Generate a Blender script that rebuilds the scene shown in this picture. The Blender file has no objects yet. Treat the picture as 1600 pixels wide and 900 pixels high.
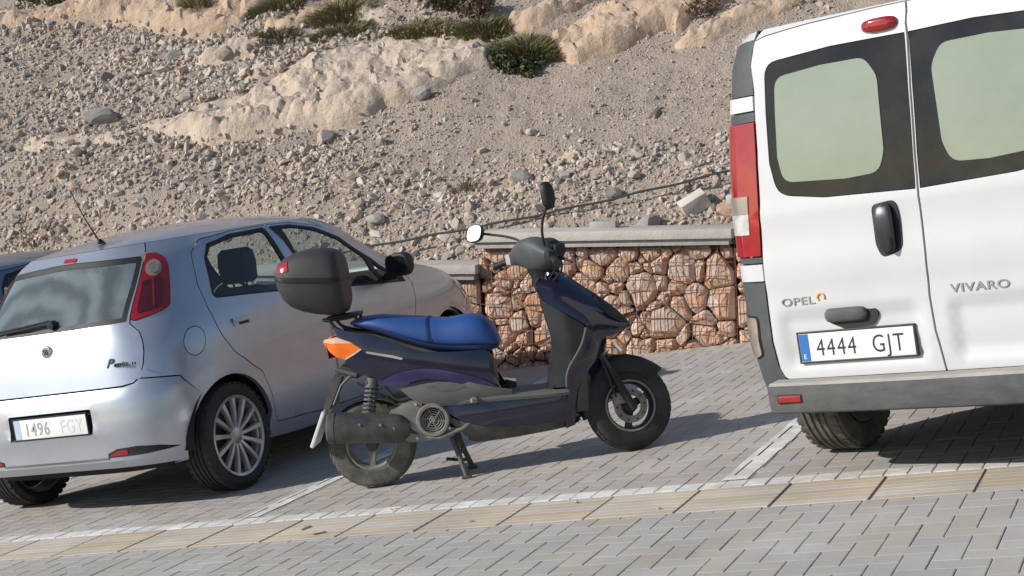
import bpy, bmesh, math, random
import numpy as np
from mathutils import Vector, Matrix, Quaternion
from mathutils.geometry import delaunay_2d_cdt
from mathutils import noise as mnoise

SC = bpy.context.scene
COL = SC.collection
RNG = random.Random(7)
NR = np.random.RandomState(11)
rad = math.radians

# ------------------------------------------------------------------ camera
cam_d = bpy.data.cameras.new("camera")
cam_d.sensor_fit = 'HORIZONTAL'
cam_d.sensor_width = 36.0
cam_d.lens = 57.08
cam_d.clip_start = 0.05
cam_d.clip_end = 2000.0
cam = bpy.data.objects.new("camera", cam_d)
COL.objects.link(cam)
_r = ((0.90730835, -0.12197904, -0.40238373),
      (0.38885568, -0.12061727, 0.91336889),
      (-0.15994629, -0.98517642, -0.06200481))
cam.matrix_world = Matrix(((_r[0][0], -_r[0][1], -_r[0][2], 0.0),
                           (_r[1][0], -_r[1][1], -_r[1][2], 0.0),
                           (_r[2][0], -_r[2][1], -_r[2][2], 1.42),
                           (0, 0, 0, 1)))
SC.camera = cam

# ------------------------------------------------------------------ daylight
SUN_DIR = Vector((1.22, 0.99, -1.0)).normalized()          # the way the light travels
w = bpy.data.worlds.new("World")
SC.world = w
w.use_nodes = True
nt = w.node_tree
sky = nt.nodes.new("ShaderNodeTexSky")
sky.sky_type = 'NISHITA'
sky.sun_disc = False
sky.sun_elevation = math.asin(-SUN_DIR.z)
sky.sun_rotation = math.atan2(-SUN_DIR.x, -SUN_DIR.y)
sky.air_density = 1.0
sky.dust_density = 0.6
bg = nt.nodes["Background"]
bg.inputs["Strength"].default_value = 0.108
nt.links.new(sky.outputs["Color"], bg.inputs["Color"])
sun_d = bpy.data.lights.new("sun", 'SUN')
sun_d.energy = 4.5
sun_d.angle = rad(0.53)
sun_d.color = (1.0, 0.955, 0.88)
sun = bpy.data.objects.new("sun", sun_d)
COL.objects.link(sun)
sun.rotation_mode = 'QUATERNION'
sun.rotation_quaternion = SUN_DIR.to_track_quat('-Z', 'Y')
SC.view_settings.view_transform = 'Standard'
SC.view_settings.look = 'None'
SC.view_settings.exposure = 0.1
SC.view_settings.gamma = 1.0

# ------------------------------------------------------------------ materials
def _n(nt, typ, **kw):
    n = nt.nodes.new(typ)
    for k, v in kw.items():
        setattr(n, k, v)
    return n

MATS = {}
def mat(name, col, rough=0.5, metal=0.0, col2=None, nscale=6.0, bump=0.0, bscale=60.0,
        coat=0.0, spec=0.5, detail=6.0, rvar=0.0, island=0.0, dirt=None, dirt_amt=0.4, dirt_scale=3.0,
        emit=None, stretch=None, contrast=(0.35, 0.65), world=False):
    """Principled material: colour drifting between col and col2 with object-space noise,
    optional per-piece brightness change, dust patches and fine relief."""
    m = bpy.data.materials.new(name)
    m.use_nodes = True
    nt = m.node_tree
    b = nt.nodes["Principled BSDF"]
    b.inputs["Roughness"].default_value = rough
    b.inputs["Metallic"].default_value = metal
    b.inputs["Specular IOR Level"].default_value = spec
    b.inputs["Coat Weight"].default_value = coat
    b.inputs["Coat Roughness"].default_value = 0.06
    tc = _n(nt, "ShaderNodeTexCoord")
    vec = tc.outputs["Object"]
    if world:                                   # pieces of one pavement share one set of stains
        vec = _n(nt, "ShaderNodeNewGeometry").outputs["Position"]
    vec0 = vec
    if stretch:
        mp = _n(nt, "ShaderNodeMapping")
        mp.inputs["Scale"].default_value = stretch
        nt.links.new(vec, mp.inputs["Vector"])
        vec = mp.outputs["Vector"]
    out = None
    if col2 is not None:
        no = _n(nt, "ShaderNodeTexNoise")
        no.inputs["Scale"].default_value = nscale
        no.inputs["Detail"].default_value = detail
        no.inputs["Roughness"].default_value = 0.6
        nt.links.new(vec, no.inputs["Vector"])
        mr = _n(nt, "ShaderNodeMapRange")
        mr.inputs[1].default_value, mr.inputs[2].default_value = contrast
        nt.links.new(no.outputs["Fac"], mr.inputs[0])
        mx = _n(nt, "ShaderNodeMix", data_type='RGBA')
        mx.inputs["A"].default_value = (*col, 1)
        mx.inputs["B"].default_value = (*col2, 1)
        nt.links.new(mr.outputs[0], mx.inputs["Factor"])
        out = mx.outputs["Result"]
        if rvar:
            ma = _n(nt, "ShaderNodeMath", operation='MULTIPLY_ADD')
            ma.inputs[1].default_value = rvar
            ma.inputs[2].default_value = rough
            nt.links.new(mr.outputs[0], ma.inputs[0])
            nt.links.new(ma.outputs[0], b.inputs["Roughness"])
    else:
        rgb = _n(nt, "ShaderNodeRGB")
        rgb.outputs[0].default_value = (*col, 1)
        out = rgb.outputs[0]
    if dirt is not None:
        no = _n(nt, "ShaderNodeTexNoise")
        no.inputs["Scale"].default_value = dirt_scale
        no.inputs["Detail"].default_value = 9
        no.inputs["Roughness"].default_value = 0.7
        nt.links.new(vec0, no.inputs["Vector"])
        mr = _n(nt, "ShaderNodeMapRange")
        mr.inputs[1].default_value = 0.42
        mr.inputs[2].default_value = 0.72
        mr.inputs[4].default_value = dirt_amt
        nt.links.new(no.outputs["Fac"], mr.inputs[0])
        mx = _n(nt, "ShaderNodeMix", data_type='RGBA')
        mx.inputs["B"].default_value = (*dirt, 1)
        nt.links.new(out, mx.inputs["A"])
        nt.links.new(mr.outputs[0], mx.inputs["Factor"])
        out = mx.outputs["Result"]
    if island:
        ge = _n(nt, "ShaderNodeNewGeometry")
        oi = _n(nt, "ShaderNodeObjectInfo")
        ad = _n(nt, "ShaderNodeMath", operation='ADD')
        nt.links.new(ge.outputs["Random Per Island"], ad.inputs[0])
        nt.links.new(oi.outputs["Random"], ad.inputs[1])
        fr = _n(nt, "ShaderNodeMath", operation='FRACT')
        nt.links.new(ad.outputs[0], fr.inputs[0])
        hs = _n(nt, "ShaderNodeHueSaturation")
        mv = _n(nt, "ShaderNodeMapRange")
        mv.inputs[3].default_value = 1 - island
        mv.inputs[4].default_value = 1 + island
        nt.links.new(fr.outputs[0], mv.inputs[0])
        nt.links.new(mv.outputs[0], hs.inputs["Value"])
        f2 = _n(nt, "ShaderNodeMath", operation='MULTIPLY')
        f2.inputs[1].default_value = 7.31
        nt.links.new(fr.outputs[0], f2.inputs[0])
        f3 = _n(nt, "ShaderNodeMath", operation='FRACT')
        nt.links.new(f2.outputs[0], f3.inputs[0])
        ms = _n(nt, "ShaderNodeMapRange")
        ms.inputs[3].default_value = 0.55
        ms.inputs[4].default_value = 1.35
        nt.links.new(f3.outputs[0], ms.inputs[0])
        nt.links.new(ms.outputs[0], hs.inputs["Saturation"])
        nt.links.new(out, hs.inputs["Color"])
        out = hs.outputs["Color"]
    nt.links.new(out, b.inputs["Base Color"])
    if bump:
        no = _n(nt, "ShaderNodeTexNoise")
        no.inputs["Scale"].default_value = bscale
        no.inputs["Detail"].default_value = 8
        no.inputs["Roughness"].default_value = 0.65
        nt.links.new(vec, no.inputs["Vector"])
        bp = _n(nt, "ShaderNodeBump")
        bp.inputs["Strength"].default_value = min(1.0, bump)
        bp.inputs["Distance"].default_value = 0.02 if bump < 1 else 0.05
        nt.links.new(no.outputs["Fac"], bp.inputs["Height"])
        nt.links.new(bp.outputs["Normal"], b.inputs["Normal"])
    if emit:
        b.inputs["Emission Color"].default_value = (*emit[:3], 1)
        b.inputs["Emission Strength"].default_value = emit[3]
    MATS[name] = m
    return m

def glass_mat(name, tint=(0.5, 0.55, 0.55), dust=None, dust_amt=0.0, dust_scale=4.0, gloss=0.04, swirl=False):
    m = bpy.data.materials.new(name)
    m.use_nodes = True
    nt = m.node_tree
    nt.nodes.remove(nt.nodes["Principled BSDF"])
    out = nt.nodes["Material Output"]
    tr = _n(nt, "ShaderNodeBsdfTransparent")
    tr.inputs["Color"].default_value = (*tint, 1)
    gl = _n(nt, "ShaderNodeBsdfGlossy")
    gl.inputs["Roughness"].default_value = gloss
    lw = _n(nt, "ShaderNodeLayerWeight")
    lw.inputs["Blend"].default_value = 0.5
    pw = _n(nt, "ShaderNodeMath", operation='POWER')
    pw.inputs[1].default_value = 5.0
    nt.links.new(lw.outputs["Facing"], pw.inputs[0])
    fr = _n(nt, "ShaderNodeMath", operation='MULTIPLY_ADD')
    fr.inputs[1].default_value = 0.9
    fr.inputs[2].default_value = 0.06
    nt.links.new(pw.outputs[0], fr.inputs[0])
    mx = _n(nt, "ShaderNodeMixShader")
    nt.links.new(fr.outputs[0], mx.inputs[0])
    nt.links.new(tr.outputs[0], mx.inputs[1])
    nt.links.new(gl.outputs[0], mx.inputs[2])
    res = mx.outputs[0]
    if dust is not None:
        df = _n(nt, "ShaderNodeBsdfDiffuse")
        df.inputs["Color"].default_value = (*dust, 1)
        tc = _n(nt, "ShaderNodeTexCoord")
        no = _n(nt, "ShaderNodeTexNoise")
        no.inputs["Scale"].default_value = dust_scale
        no.inputs["Detail"].default_value = 7
        no.inputs["Distortion"].default_value = 1.6
        nt.links.new(tc.outputs["Object"], no.inputs["Vector"])
        fac = no.outputs["Fac"]
        if swirl:
            wv = _n(nt, "ShaderNodeTexWave", wave_type='RINGS', rings_direction='SPHERICAL')
            wv.inputs["Scale"].default_value = 1.7
            wv.inputs["Distortion"].default_value = 7.0
            wv.inputs["Detail"].default_value = 3.0
            wv.inputs["Detail Scale"].default_value = 1.2
            mp = _n(nt, "ShaderNodeMapping")
            mp.inputs["Location"].default_value = (0.12, -0.2, -0.95)
            nt.links.new(tc.outputs["Object"], mp.inputs["Vector"])
            nt.links.new(mp.outputs[0], wv.inputs["Vector"])
            av = _n(nt, "ShaderNodeMix", data_type='FLOAT')
            av.inputs[0].default_value = 0.5
            nt.links.new(no.outputs["Fac"], av.inputs[2])
            nt.links.new(wv.outputs["Fac"], av.inputs[3])
            fac = av.outputs[0]
        mr = _n(nt, "ShaderNodeMapRange")
        mr.inputs[1].default_value = 0.3
        mr.inputs[2].default_value = 0.7
        mr.inputs[3].default_value = dust_amt * 0.55
        mr.inputs[4].default_value = dust_amt
        nt.links.new(fac, mr.inputs[0])
        m2 = _n(nt, "ShaderNodeMixShader")
        nt.links.new(mr.outputs[0], m2.inputs[0])
        nt.links.new(res, m2.inputs[1])
        nt.links.new(df.outputs[0], m2.inputs[2])
        res = m2.outputs[0]
    nt.links.new(res, out.inputs["Surface"])
    MATS[name] = m
    return m

# ------------------------------------------------------------------ object helpers
def link(o, parent=None):
    COL.objects.link(o)
    if parent is not None:
        o.parent = parent
    return o

def tag(o, label=None, cat=None, group=None, kind=None):
    if label: o["label"] = label
    if cat: o["category"] = cat
    if group: o["group"] = group
    if kind: o["kind"] = kind
    return o

def empty(name, loc=(0, 0, 0), rz=0.0, label=None, cat=None, group=None, parent=None):
    o = bpy.data.objects.new(name, None)
    o.empty_display_size = 0.1
    o.location = loc
    o.rotation_euler = (0, 0, rz)
    link(o, parent)
    return tag(o, label, cat, group)

def mesh_np(name, V, F, m=None, parent=None, smooth=None, k=None):
    """object from numpy verts and a list of faces (or an (n,k) int array)."""
    me = bpy.data.meshes.new(name)
    V = np.asarray(V, dtype=np.float32)
    if isinstance(F, np.ndarray) and F.ndim == 2:
        nf, kk = F.shape
        me.vertices.add(len(V))
        me.vertices.foreach_set("co", V.ravel())
        me.loops.add(nf * kk)
        me.loops.foreach_set("vertex_index", F.astype(np.int32).ravel())
        me.polygons.add(nf)
        me.polygons.foreach_set("loop_start", np.arange(0, nf * kk, kk, dtype=np.int32))
        me.update(calc_edges=True)
        me.validate()
    else:
        me.from_pydata([tuple(map(float, v)) for v in V], [], [tuple(int(i) for i in f) for f in F])
        me.update()
    me.polygons.foreach_set("use_smooth", np.full(len(me.polygons), smooth is not None, dtype=bool))
    if smooth is not None:
        if smooth < 179:
            me.set_sharp_from_angle(angle=rad(smooth))
    o = bpy.data.objects.new(name, me)
    if m is not None:
        me.materials.append(m)
    return link(o, parent)

class MB:
    """collects shapes into one mesh"""
    def __init__(s):
        s.v, s.f = [], []
    def add(s, V, F):
        b = len(s.v)
        s.v.extend([tuple(map(float, p)) for p in V])
        s.f.extend([tuple(int(i) + b for i in f) for f in F])
        return s
    def box(s, c, d, bev=0.0, rot=None):
        cx, cy, cz = c; hx, hy, hz = d[0] / 2, d[1] / 2, d[2] / 2
        bm = bmesh.new()
        bmesh.ops.create_cube(bm, size=1.0)
        for v in bm.verts:
            v.co = Vector((v.co.x * 2 * hx, v.co.y * 2 * hy, v.co.z * 2 * hz))
        if bev > 0:
            bmesh.ops.bevel(bm, geom=bm.edges[:], offset=bev, segments=2, profile=0.6, affect='EDGES')
        if rot is not None:
            bmesh.ops.transform(bm, matrix=rot.to_4x4(), verts=bm.verts)
        bm.verts.index_update()
        s.add([(v.co.x + cx, v.co.y + cy, v.co.z + cz) for v in bm.verts], [[v.index for v in f.verts] for f in bm.faces])
        bm.free()
        return s
    def tube(s, pts, r, n=10, cap=True):
        pts = [Vector(p) for p in pts]
        rs = r if isinstance(r, (list, tuple)) else [r] * len(pts)
        rings = []
        up = None
        for i, p in enumerate(pts):
            t = (pts[min(i + 1, len(pts) - 1)] - pts[max(i - 1, 0)])
            if t.length < 1e-9:
                t = Vector((0, 0, 1))
            t.normalize()
            if up is None:
                up = t.orthogonal().normalized()
            up = (up - t * up.dot(t))
            if up.length < 1e-6:
                up = t.orthogonal()
            up.normalize()
            q = t.cross(up)
            rings.append([p + (up * math.cos(a) + q * math.sin(a)) * rs[i] for a in [2 * math.pi * k / n for k in range(n)]])
        return s.loft(rings, cap)
    def loft(s, rings, cap=True, closed=True):
        n = len(rings[0]); V = [p for r in rings for p in r]; F = []
        for i in range(len(rings) - 1):
            for k in range(n if closed else n - 1):
                a, b = i * n + k, i * n + (k + 1) % n
                F.append((a, b, b + n, a + n))
        if cap and closed:
            F.append(tuple(range(n - 1, -1, -1)))
            F.append(tuple(range((len(rings) - 1) * n, len(rings) * n)))
        return s.add(V, F)
    def lathe(s, prof, c, axis='y', n=32, closed=False):
        """prof: (radius, along) pairs turned round an axis through c"""
        rings = []
        for (r, h) in prof:
            ring = []
            for k in range(n):
                a = 2 * math.pi * k / n
                u, v = r * math.cos(a), r * math.sin(a)
                p = {'y': (u, h, v), 'x': (h, u, v), 'z': (u, v, h)}[axis]
                ring.append((p[0] + c[0], p[1] + c[1], p[2] + c[2]))
            rings.append(ring)
        if closed:
            rings.append(rings[0])
        return s.loft(rings, cap=False)
    def prism(s, poly, h0, h1, f):
        """poly: 2D outline, f(u, v, h) -> point"""
        n = len(poly)
        V = [f(u, v, h0) for u, v in poly] + [f(u, v, h1) for u, v in poly]
        F = [tuple(range(n - 1, -1, -1)), tuple(range(n, 2 * n))]
        F += [(i, (i + 1) % n, n + (i + 1) % n, n + i) for i in range(n)]
        return s.add(V, F)
    def xf(s, M):
        s.v = [tuple(M @ Vector(p)) for p in s.v]
        return s
    def build(s, name, m, parent=None, smooth=40):
        bm = bmesh.new()
        vs = [bm.verts.new(p) for p in s.v]
        for f in s.f:
            try:
                bm.faces.new([vs[i] for i in f])
            except ValueError:
                pass
        bmesh.ops.recalc_face_normals(bm, faces=bm.faces[:])
        me = bpy.data.meshes.new(name)
        bm.to_mesh(me)
        bm.free()
        if smooth:
            me.polygons.foreach_set("use_smooth", np.ones(len(me.polygons), dtype=bool))
            me.set_sharp_from_angle(angle=rad(smooth))
        me.materials.append(m)
        return link(bpy.data.objects.new(name, me), parent)

def sell(cx, cy, a, b, n, N=24):
    """superellipse outline"""
    out = []
    for k in range(N):
        t = 2 * math.pi * (k + 0.5) / N
        c, s_ = math.cos(t), math.sin(t)
        out.append((cx + a * math.copysign(abs(c) ** (2 / n), c), cy + b * math.copysign(abs(s_) ** (2 / n), s_)))
    return out

def rpoly(pts, r=0.02, seg=5):
    """polygon with rounded corners; a point may carry its own radius as a third number"""
    out = []
    n = len(pts)
    for i in range(n):
        p = Vector(pts[i][:2]); a = Vector(pts[i - 1][:2]); b = Vector(pts[(i + 1) % n][:2])
        ri = pts[i][2] if len(pts[i]) > 2 else r
        if ri <= 0:
            out.append((p.x, p.y)); continue
        da, db = (a - p), (b - p)
        la, lb = da.length, db.length
        da.normalize(); db.normalize()
        ang = da.angle(db)
        d = min(ri / max(math.tan(ang / 2), 1e-3), la * 0.48, lb * 0.48)
        p0, p1 = p + da * d, p + db * d
        for k in range(seg + 1):
            t = k / seg
            q = p0 * (1 - t) ** 2 + p * 2 * t * (1 - t) + p1 * t * t
            out.append((q.x, q.y))
    return out

def smooth_line(pts, per=6, closed=False):
    """Catmull-Rom through 2D or 3D points"""
    P = [np.array(p, float) for p in pts]
    n = len(P); out = []
    rng = range(n if closed else n - 1)
    for i in rng:
        p0 = P[i - 1] if (i > 0 or closed) else 2 * P[0] - P[1]
        p1 = P[i]; p2 = P[(i + 1) % n]
        p3 = P[(i + 2) % n] if (i + 2 < n or closed) else 2 * P[-1] - P[-2]
        for k in range(per):
            t = k / per
            out.append(tuple(0.5 * ((2 * p1) + (-p0 + p2) * t + (2 * p0 - 5 * p1 + 4 * p2 - p3) * t * t + (-p0 + 3 * p1 - 3 * p2 + p3) * t ** 3)))
    if not closed:
        out.append(tuple(P[-1]))
    return out

def resample(poly, step):
    out = []
    n = len(poly)
    for i in range(n):
        a = np.array(poly[i], float); b = np.array(poly[(i + 1) % n], float)
        k = max(1, int(math.ceil(np.hypot(*(b - a)) / step)))
        for j in range(k):
            q = a + (b - a) * j / k
            out.append((q[0], q[1]))
    return out

def inside(pts, poly):
    x, y = pts[:, 0], pts[:, 1]
    P = np.asarray(poly); r = np.zeros(len(pts), bool)
    j = len(P) - 1
    for i in range(len(P)):
        xi, yi = P[i]; xj, yj = P[j]
        if yi != yj:
            c = ((yi > y) != (yj > y)) & (x < (xj - xi) * (y - yi) / (yj - yi) + xi)
            r ^= c
        j = i
    return r

def dist_line(pts, line):
    d = np.full(len(pts), 1e9)
    L = np.asarray(line, float)
    for a, b in zip(L[:-1], L[1:]):
        ab = b - a
        t = np.clip(((pts - a) @ ab) / max(ab @ ab, 1e-12), 0, 1)
        d = np.minimum(d, np.hypot(*(pts - (a + t[:, None] * ab)).T))
    return d

def tri2d(outline, holes=(), res=0.05):
    loops = [resample(outline, res)] + [resample(h, res) for h in holes]
    V, E = [], []
    for L in loops:
        b = len(V)
        V += L
        E += [(b + i, b + (i + 1) % len(L)) for i in range(len(L))]
    B = np.array(V)
    lo, hi = np.array(loops[0]).min(0), np.array(loops[0]).max(0)
    gx = np.arange(lo[0] + res / 2, hi[0], res); gy = np.arange(lo[1] + res / 2, hi[1], res)
    if len(gx) and len(gy):
        G = np.array([(x + (res / 2 if j % 2 else 0), y) for j, y in enumerate(gy) for x in gx])
        ok = inside(G, loops[0])
        for h in loops[1:]:
            ok &= ~inside(G, h)
        G = G[ok]
        if len(G):
            d = np.full(len(G), 1e9)
            for L in loops:
                d = np.minimum(d, dist_line(G, L + [L[0]]))
            G = G[d > res * 0.35]
            V = V + [tuple(g) for g in G]
    r = delaunay_2d_cdt([Vector(v) for v in V], E, [], 0, 1e-7, False)
    P = np.array([tuple(v) for v in r[0]])
    T = np.array([list(f) for f in r[2] if len(f) == 3])
    c = P[T].mean(1)
    ok = inside(c, loops[0])
    for h in loops[1:]:
        ok &= ~inside(c, h)
    T = T[ok]
    e1, e2 = P[T[:, 1]] - P[T[:, 0]], P[T[:, 2]] - P[T[:, 0]]
    ar = e1[:, 0] * e2[:, 1] - e1[:, 1] * e2[:, 0]
    T[ar < 0] = T[ar < 0][:, ::-1]
    return P, T

def panel(name, outline, holes, f, m, parent=None, res=0.05, thick=0.02, inset=0.0, flip=False, smooth=35, back=False):
    """sheet cut to a 2D outline, laid on the surface f(u, v) (vectorised, outward = df/du x df/dv),
    with a folded rim of depth thick along every edge."""
    P, T = tri2d(outline, holes, res)
    e = 1e-3
    u, v = P[:, 0], P[:, 1]
    X = f(u, v)
    N = np.cross(f(u + e, v) - f(u - e, v), f(u, v + e) - f(u, v - e))
    N /= np.maximum(np.linalg.norm(N, axis=1), 1e-9)[:, None]
    if flip:
        N = -N
        T = T[:, ::-1]
    X = X - N * inset
    nV = len(X)
    ed = {}
    for t in T:
        for a, b in ((t[0], t[1]), (t[1], t[2]), (t[2], t[0])):
            ed[(a, b)] = 1
    bd = [(a, b) for (a, b) in ed if (b, a) not in ed]
    faces = [tuple(t) for t in T]
    if thick > 0:
        X2 = X - N * thick
        V = np.vstack([X, X2])
        faces += [(b, a, a + nV, b + nV) for a, b in bd]
        if back:
            faces += [tuple(int(i) + nV for i in t[::-1]) for t in T]
    else:
        V = X
    return mesh_np(name, V, faces, m, parent, smooth)

def mirror_copy(o, parent, axis=0, name=None):
    """a copy of a part (and of its children) reflected across the thing's middle plane"""
    me = o.data.copy()
    co = np.empty(len(me.vertices) * 3, np.float32)
    me.vertices.foreach_get("co", co)
    co = co.reshape(-1, 3); co[:, axis] *= -1
    me.vertices.foreach_set("co", co.ravel())
    me.flip_normals()
    c = o.copy(); c.data = me
    link(c, parent)
    for ch in list(o.children):
        mirror_copy(ch, c, axis)
    return c

def copy_tree(o, parent=None):
    c = o.copy()
    link(c, parent)
    for ch in list(o.children):
        copy_tree(ch, c)
    return c

def text_mesh(name, body, size, m, parent, M, extrude=0.002, sx=1.0, shear=0.0, bold=0.0, spacing=1.0):
    """raised lettering, turned into a mesh; M places its x-right y-up plane"""
    cu = bpy.data.curves.new(name, 'FONT')
    cu.body = body; cu.size = size; cu.extrude = extrude; cu.shear = shear
    cu.offset = bold; cu.resolution_u = 4
    cu.space_character = spacing
    tmp = bpy.data.objects.new(name, cu)
    COL.objects.link(tmp)
    dg = bpy.context.evaluated_depsgraph_get()
    me = bpy.data.meshes.new_from_object(tmp.evaluated_get(dg))
    bpy.data.objects.remove(tmp); bpy.data.curves.remove(cu)
    me.transform(M @ Matrix.Diagonal((sx, 1, 1, 1)))
    me.materials.clear(); me.materials.append(m)
    me.name = name
    return link(bpy.data.objects.new(name, me), parent)

def lerp(x, xs, ys):
    return np.interp(x, xs, ys)

def vnoise(x, y, seed=0):
    """smooth value noise on a lattice, -1..1"""
    xi, yi = np.floor(x).astype(np.int64), np.floor(y).astype(np.int64)
    fx, fy = x - xi, y - yi
    fx = fx * fx * (3 - 2 * fx); fy = fy * fy * (3 - 2 * fy)
    def h(a, b):
        n = (a * 374761393 + b * 668265263 + seed * 974634777) & 0xffffffff
        n = ((n ^ (n >> 13)) * 1274126177) & 0xffffffff
        return ((n ^ (n >> 16)) & 0xffff) / 32767.5 - 1
    return (h(xi, yi) * (1 - fx) + h(xi + 1, yi) * fx) * (1 - fy) + (h(xi, yi + 1) * (1 - fx) + h(xi + 1, yi + 1) * fx) * fy

def fbm(x, y, sc, oct_=4, seed=0, gain=0.5):
    a, t, r = 1.0, 0.0, 0.0
    for i in range(oct_):
        r = r + a * vnoise(x * sc + 17.3 * i, y * sc - 9.1 * i, seed + i)
        t += a; a *= gain; sc *= 2.03
    return r / t

# ================================================================== materials of the place
mat("asphalt_sand", (0.10, 0.095, 0.085), 0.95, col2=(0.16, 0.15, 0.13), nscale=3, bump=0.3)
mat("joint_sand", (0.17, 0.155, 0.135), 0.95, col2=(0.25, 0.225, 0.19), nscale=9, bump=0.3)
mat("road_brick", (0.375, 0.352, 0.322), 0.85, col2=(0.435, 0.41, 0.375), nscale=2.3, bump=0.25, bscale=130, island=0.035,
    dirt=(0.27, 0.255, 0.215), dirt_amt=0.5, dirt_scale=1.1, world=True)
mat("bay_brick", (0.355, 0.33, 0.305), 0.85, col2=(0.43, 0.392, 0.355), nscale=1.7, bump=0.25, bscale=130, island=0.055,
    dirt=(0.28, 0.25, 0.205), dirt_amt=0.5, dirt_scale=1.3, world=True)
mat("beige_tile", (0.56, 0.465, 0.36), 0.85, col2=(0.45, 0.39, 0.315), nscale=2.0, bump=0.25, bscale=140, island=0.07,
    dirt=(0.30, 0.275, 0.23), dirt_amt=0.55, dirt_scale=1.6, world=True)
mat("white_paint", (0.80, 0.79, 0.76), 0.7, col2=(0.55, 0.53, 0.49), nscale=5, bump=0.2, bscale=150,
    dirt=(0.34, 0.32, 0.28), dirt_amt=0.75, dirt_scale=7.0, world=True)
mat("concrete", (0.56, 0.52, 0.465), 0.9, col2=(0.46, 0.42, 0.37), nscale=5, bump=0.35, bscale=50, dirt=(0.34, 0.3, 0.26), dirt_amt=0.35)
mat("concrete_dark", (0.44, 0.42, 0.385), 0.9, col2=(0.34, 0.32, 0.30), nscale=6, bump=0.35, bscale=50)
mat("gabion_stone", (0.56, 0.345, 0.245), 0.9, col2=(0.63, 0.47, 0.355), nscale=6, bump=0.7, bscale=26, island=0.15,
    dirt=(0.48, 0.27, 0.18), dirt_amt=0.5, dirt_scale=5)
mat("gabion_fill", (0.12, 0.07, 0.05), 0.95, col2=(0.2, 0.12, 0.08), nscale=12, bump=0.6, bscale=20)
mat("rusty_wire", (0.20, 0.10, 0.065), 0.7, metal=0.3)
mat("scree", (0.44, 0.355, 0.287), 0.95, col2=(0.37, 0.305, 0.25), nscale=1.1, bump=1.0, bscale=34, dirt=(0.48, 0.395, 0.325), dirt_amt=0.7, dirt_scale=9)
mat("scree_stone", (0.49, 0.402, 0.326), 0.92, col2=(0.41, 0.343, 0.286), nscale=1.2, bump=0.3, bscale=60, island=0.2)
mat("pale_rock", (0.57, 0.45, 0.34), 0.92, col2=(0.50, 0.415, 0.335), nscale=2.1, bump=1.0, bscale=9, dirt=(0.36, 0.29, 0.23), dirt_amt=0.6, dirt_scale=3.2)
mat("pink_rock", (0.55, 0.385, 0.265), 0.92, col2=(0.47, 0.36, 0.265), nscale=1.6, bump=1.0, bscale=8, dirt=(0.33, 0.24, 0.18), dirt_amt=0.6, dirt_scale=3.0)
mat("grey_rock", (0.38, 0.335, 0.29), 0.92, col2=(0.29, 0.26, 0.23), nscale=5, bump=0.8, bscale=18, island=0.25)
mat("cable_black", (0.03, 0.028, 0.026), 0.6)

# ================================================================== the ground
def view_rank(x, y, z=0.0):
    """metres from the camera, or 1e9 when outside the photograph"""
    p = np.array([x, y, z - 1.42])
    c = np.array(_r).T @ p
    if c[2] < 0.5: return 1e9
    u, v = 2536.8 * c[0] / c[2], 2536.8 * c[1] / c[2]
    return c[2] if abs(u) < 815 and abs(v) < 465 else 1e9

g = mesh_np("ground", [(-400, -400, -0.06), (400, -400, -0.06), (400, 400, -0.06), (-400, 400, -0.06)], [(0, 1, 2, 3)], MATS["asphalt_sand"])
tag(g, kind='structure')

PX0, PX1 = -10.6, 2.4
def herring(x0, x1, y0, y1, off):
    """0.2 x 0.1 m pavers laid in herringbone, cut to a rectangle: centre and size of each"""
    out = []
    ni0, ni1 = int(math.floor((y0 - 0.4 - off[1]) / 0.1)), int(math.ceil((y1 + 0.4 - off[1]) / 0.1))
    for j in range(ni0, ni1):
        y = off[1] + 0.1 * j
        xs = off[0] + 0.1 * j
        k0 = math.floor((x0 - 0.6 - xs) / 0.4)
        x = xs + 0.4 * k0
        while x < x1 + 0.6:
            for (cx, cy, hx, hy) in ((x, y, 0.1, 0.05), (x + 0.15, y - 0.05, 0.05, 0.1)):
                a, b = max(cx - hx, x0), min(cx + hx, x1)
                c, d = max(cy - hy, y0), min(cy + hy, y1)
                if b - a > 0.025 and d - c > 0.025:
                    out.append(((a + b) / 2, (c + d) / 2, b - a, d - c))
            x += 0.4
    return out

def brick_geo(w, d, gap=0.0022, bev=0.003, drop=0.0014, h=0.03):
    a, b = w / 2 - gap, d / 2 - gap
    V = [(-a, -b, -h), (a, -b, -h), (a, b, -h), (-a, b, -h),
         (-a, -b, -drop), (a, -b, -drop), (a, b, -drop), (-a, b, -drop),
         (-a + bev, -b + bev, 0), (a - bev, -b + bev, 0), (a - bev, b - bev, 0), (-a + bev, b - bev, 0)]
    F = []
    for i in range(4):
        j = (i + 1) % 4
        F += [(i, j, 4 + j, 4 + i), (4 + i, 4 + j, 8 + j, 8 + i)]
    F.append((8, 9, 10, 11))
    return np.array(V), np.array(F)

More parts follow.
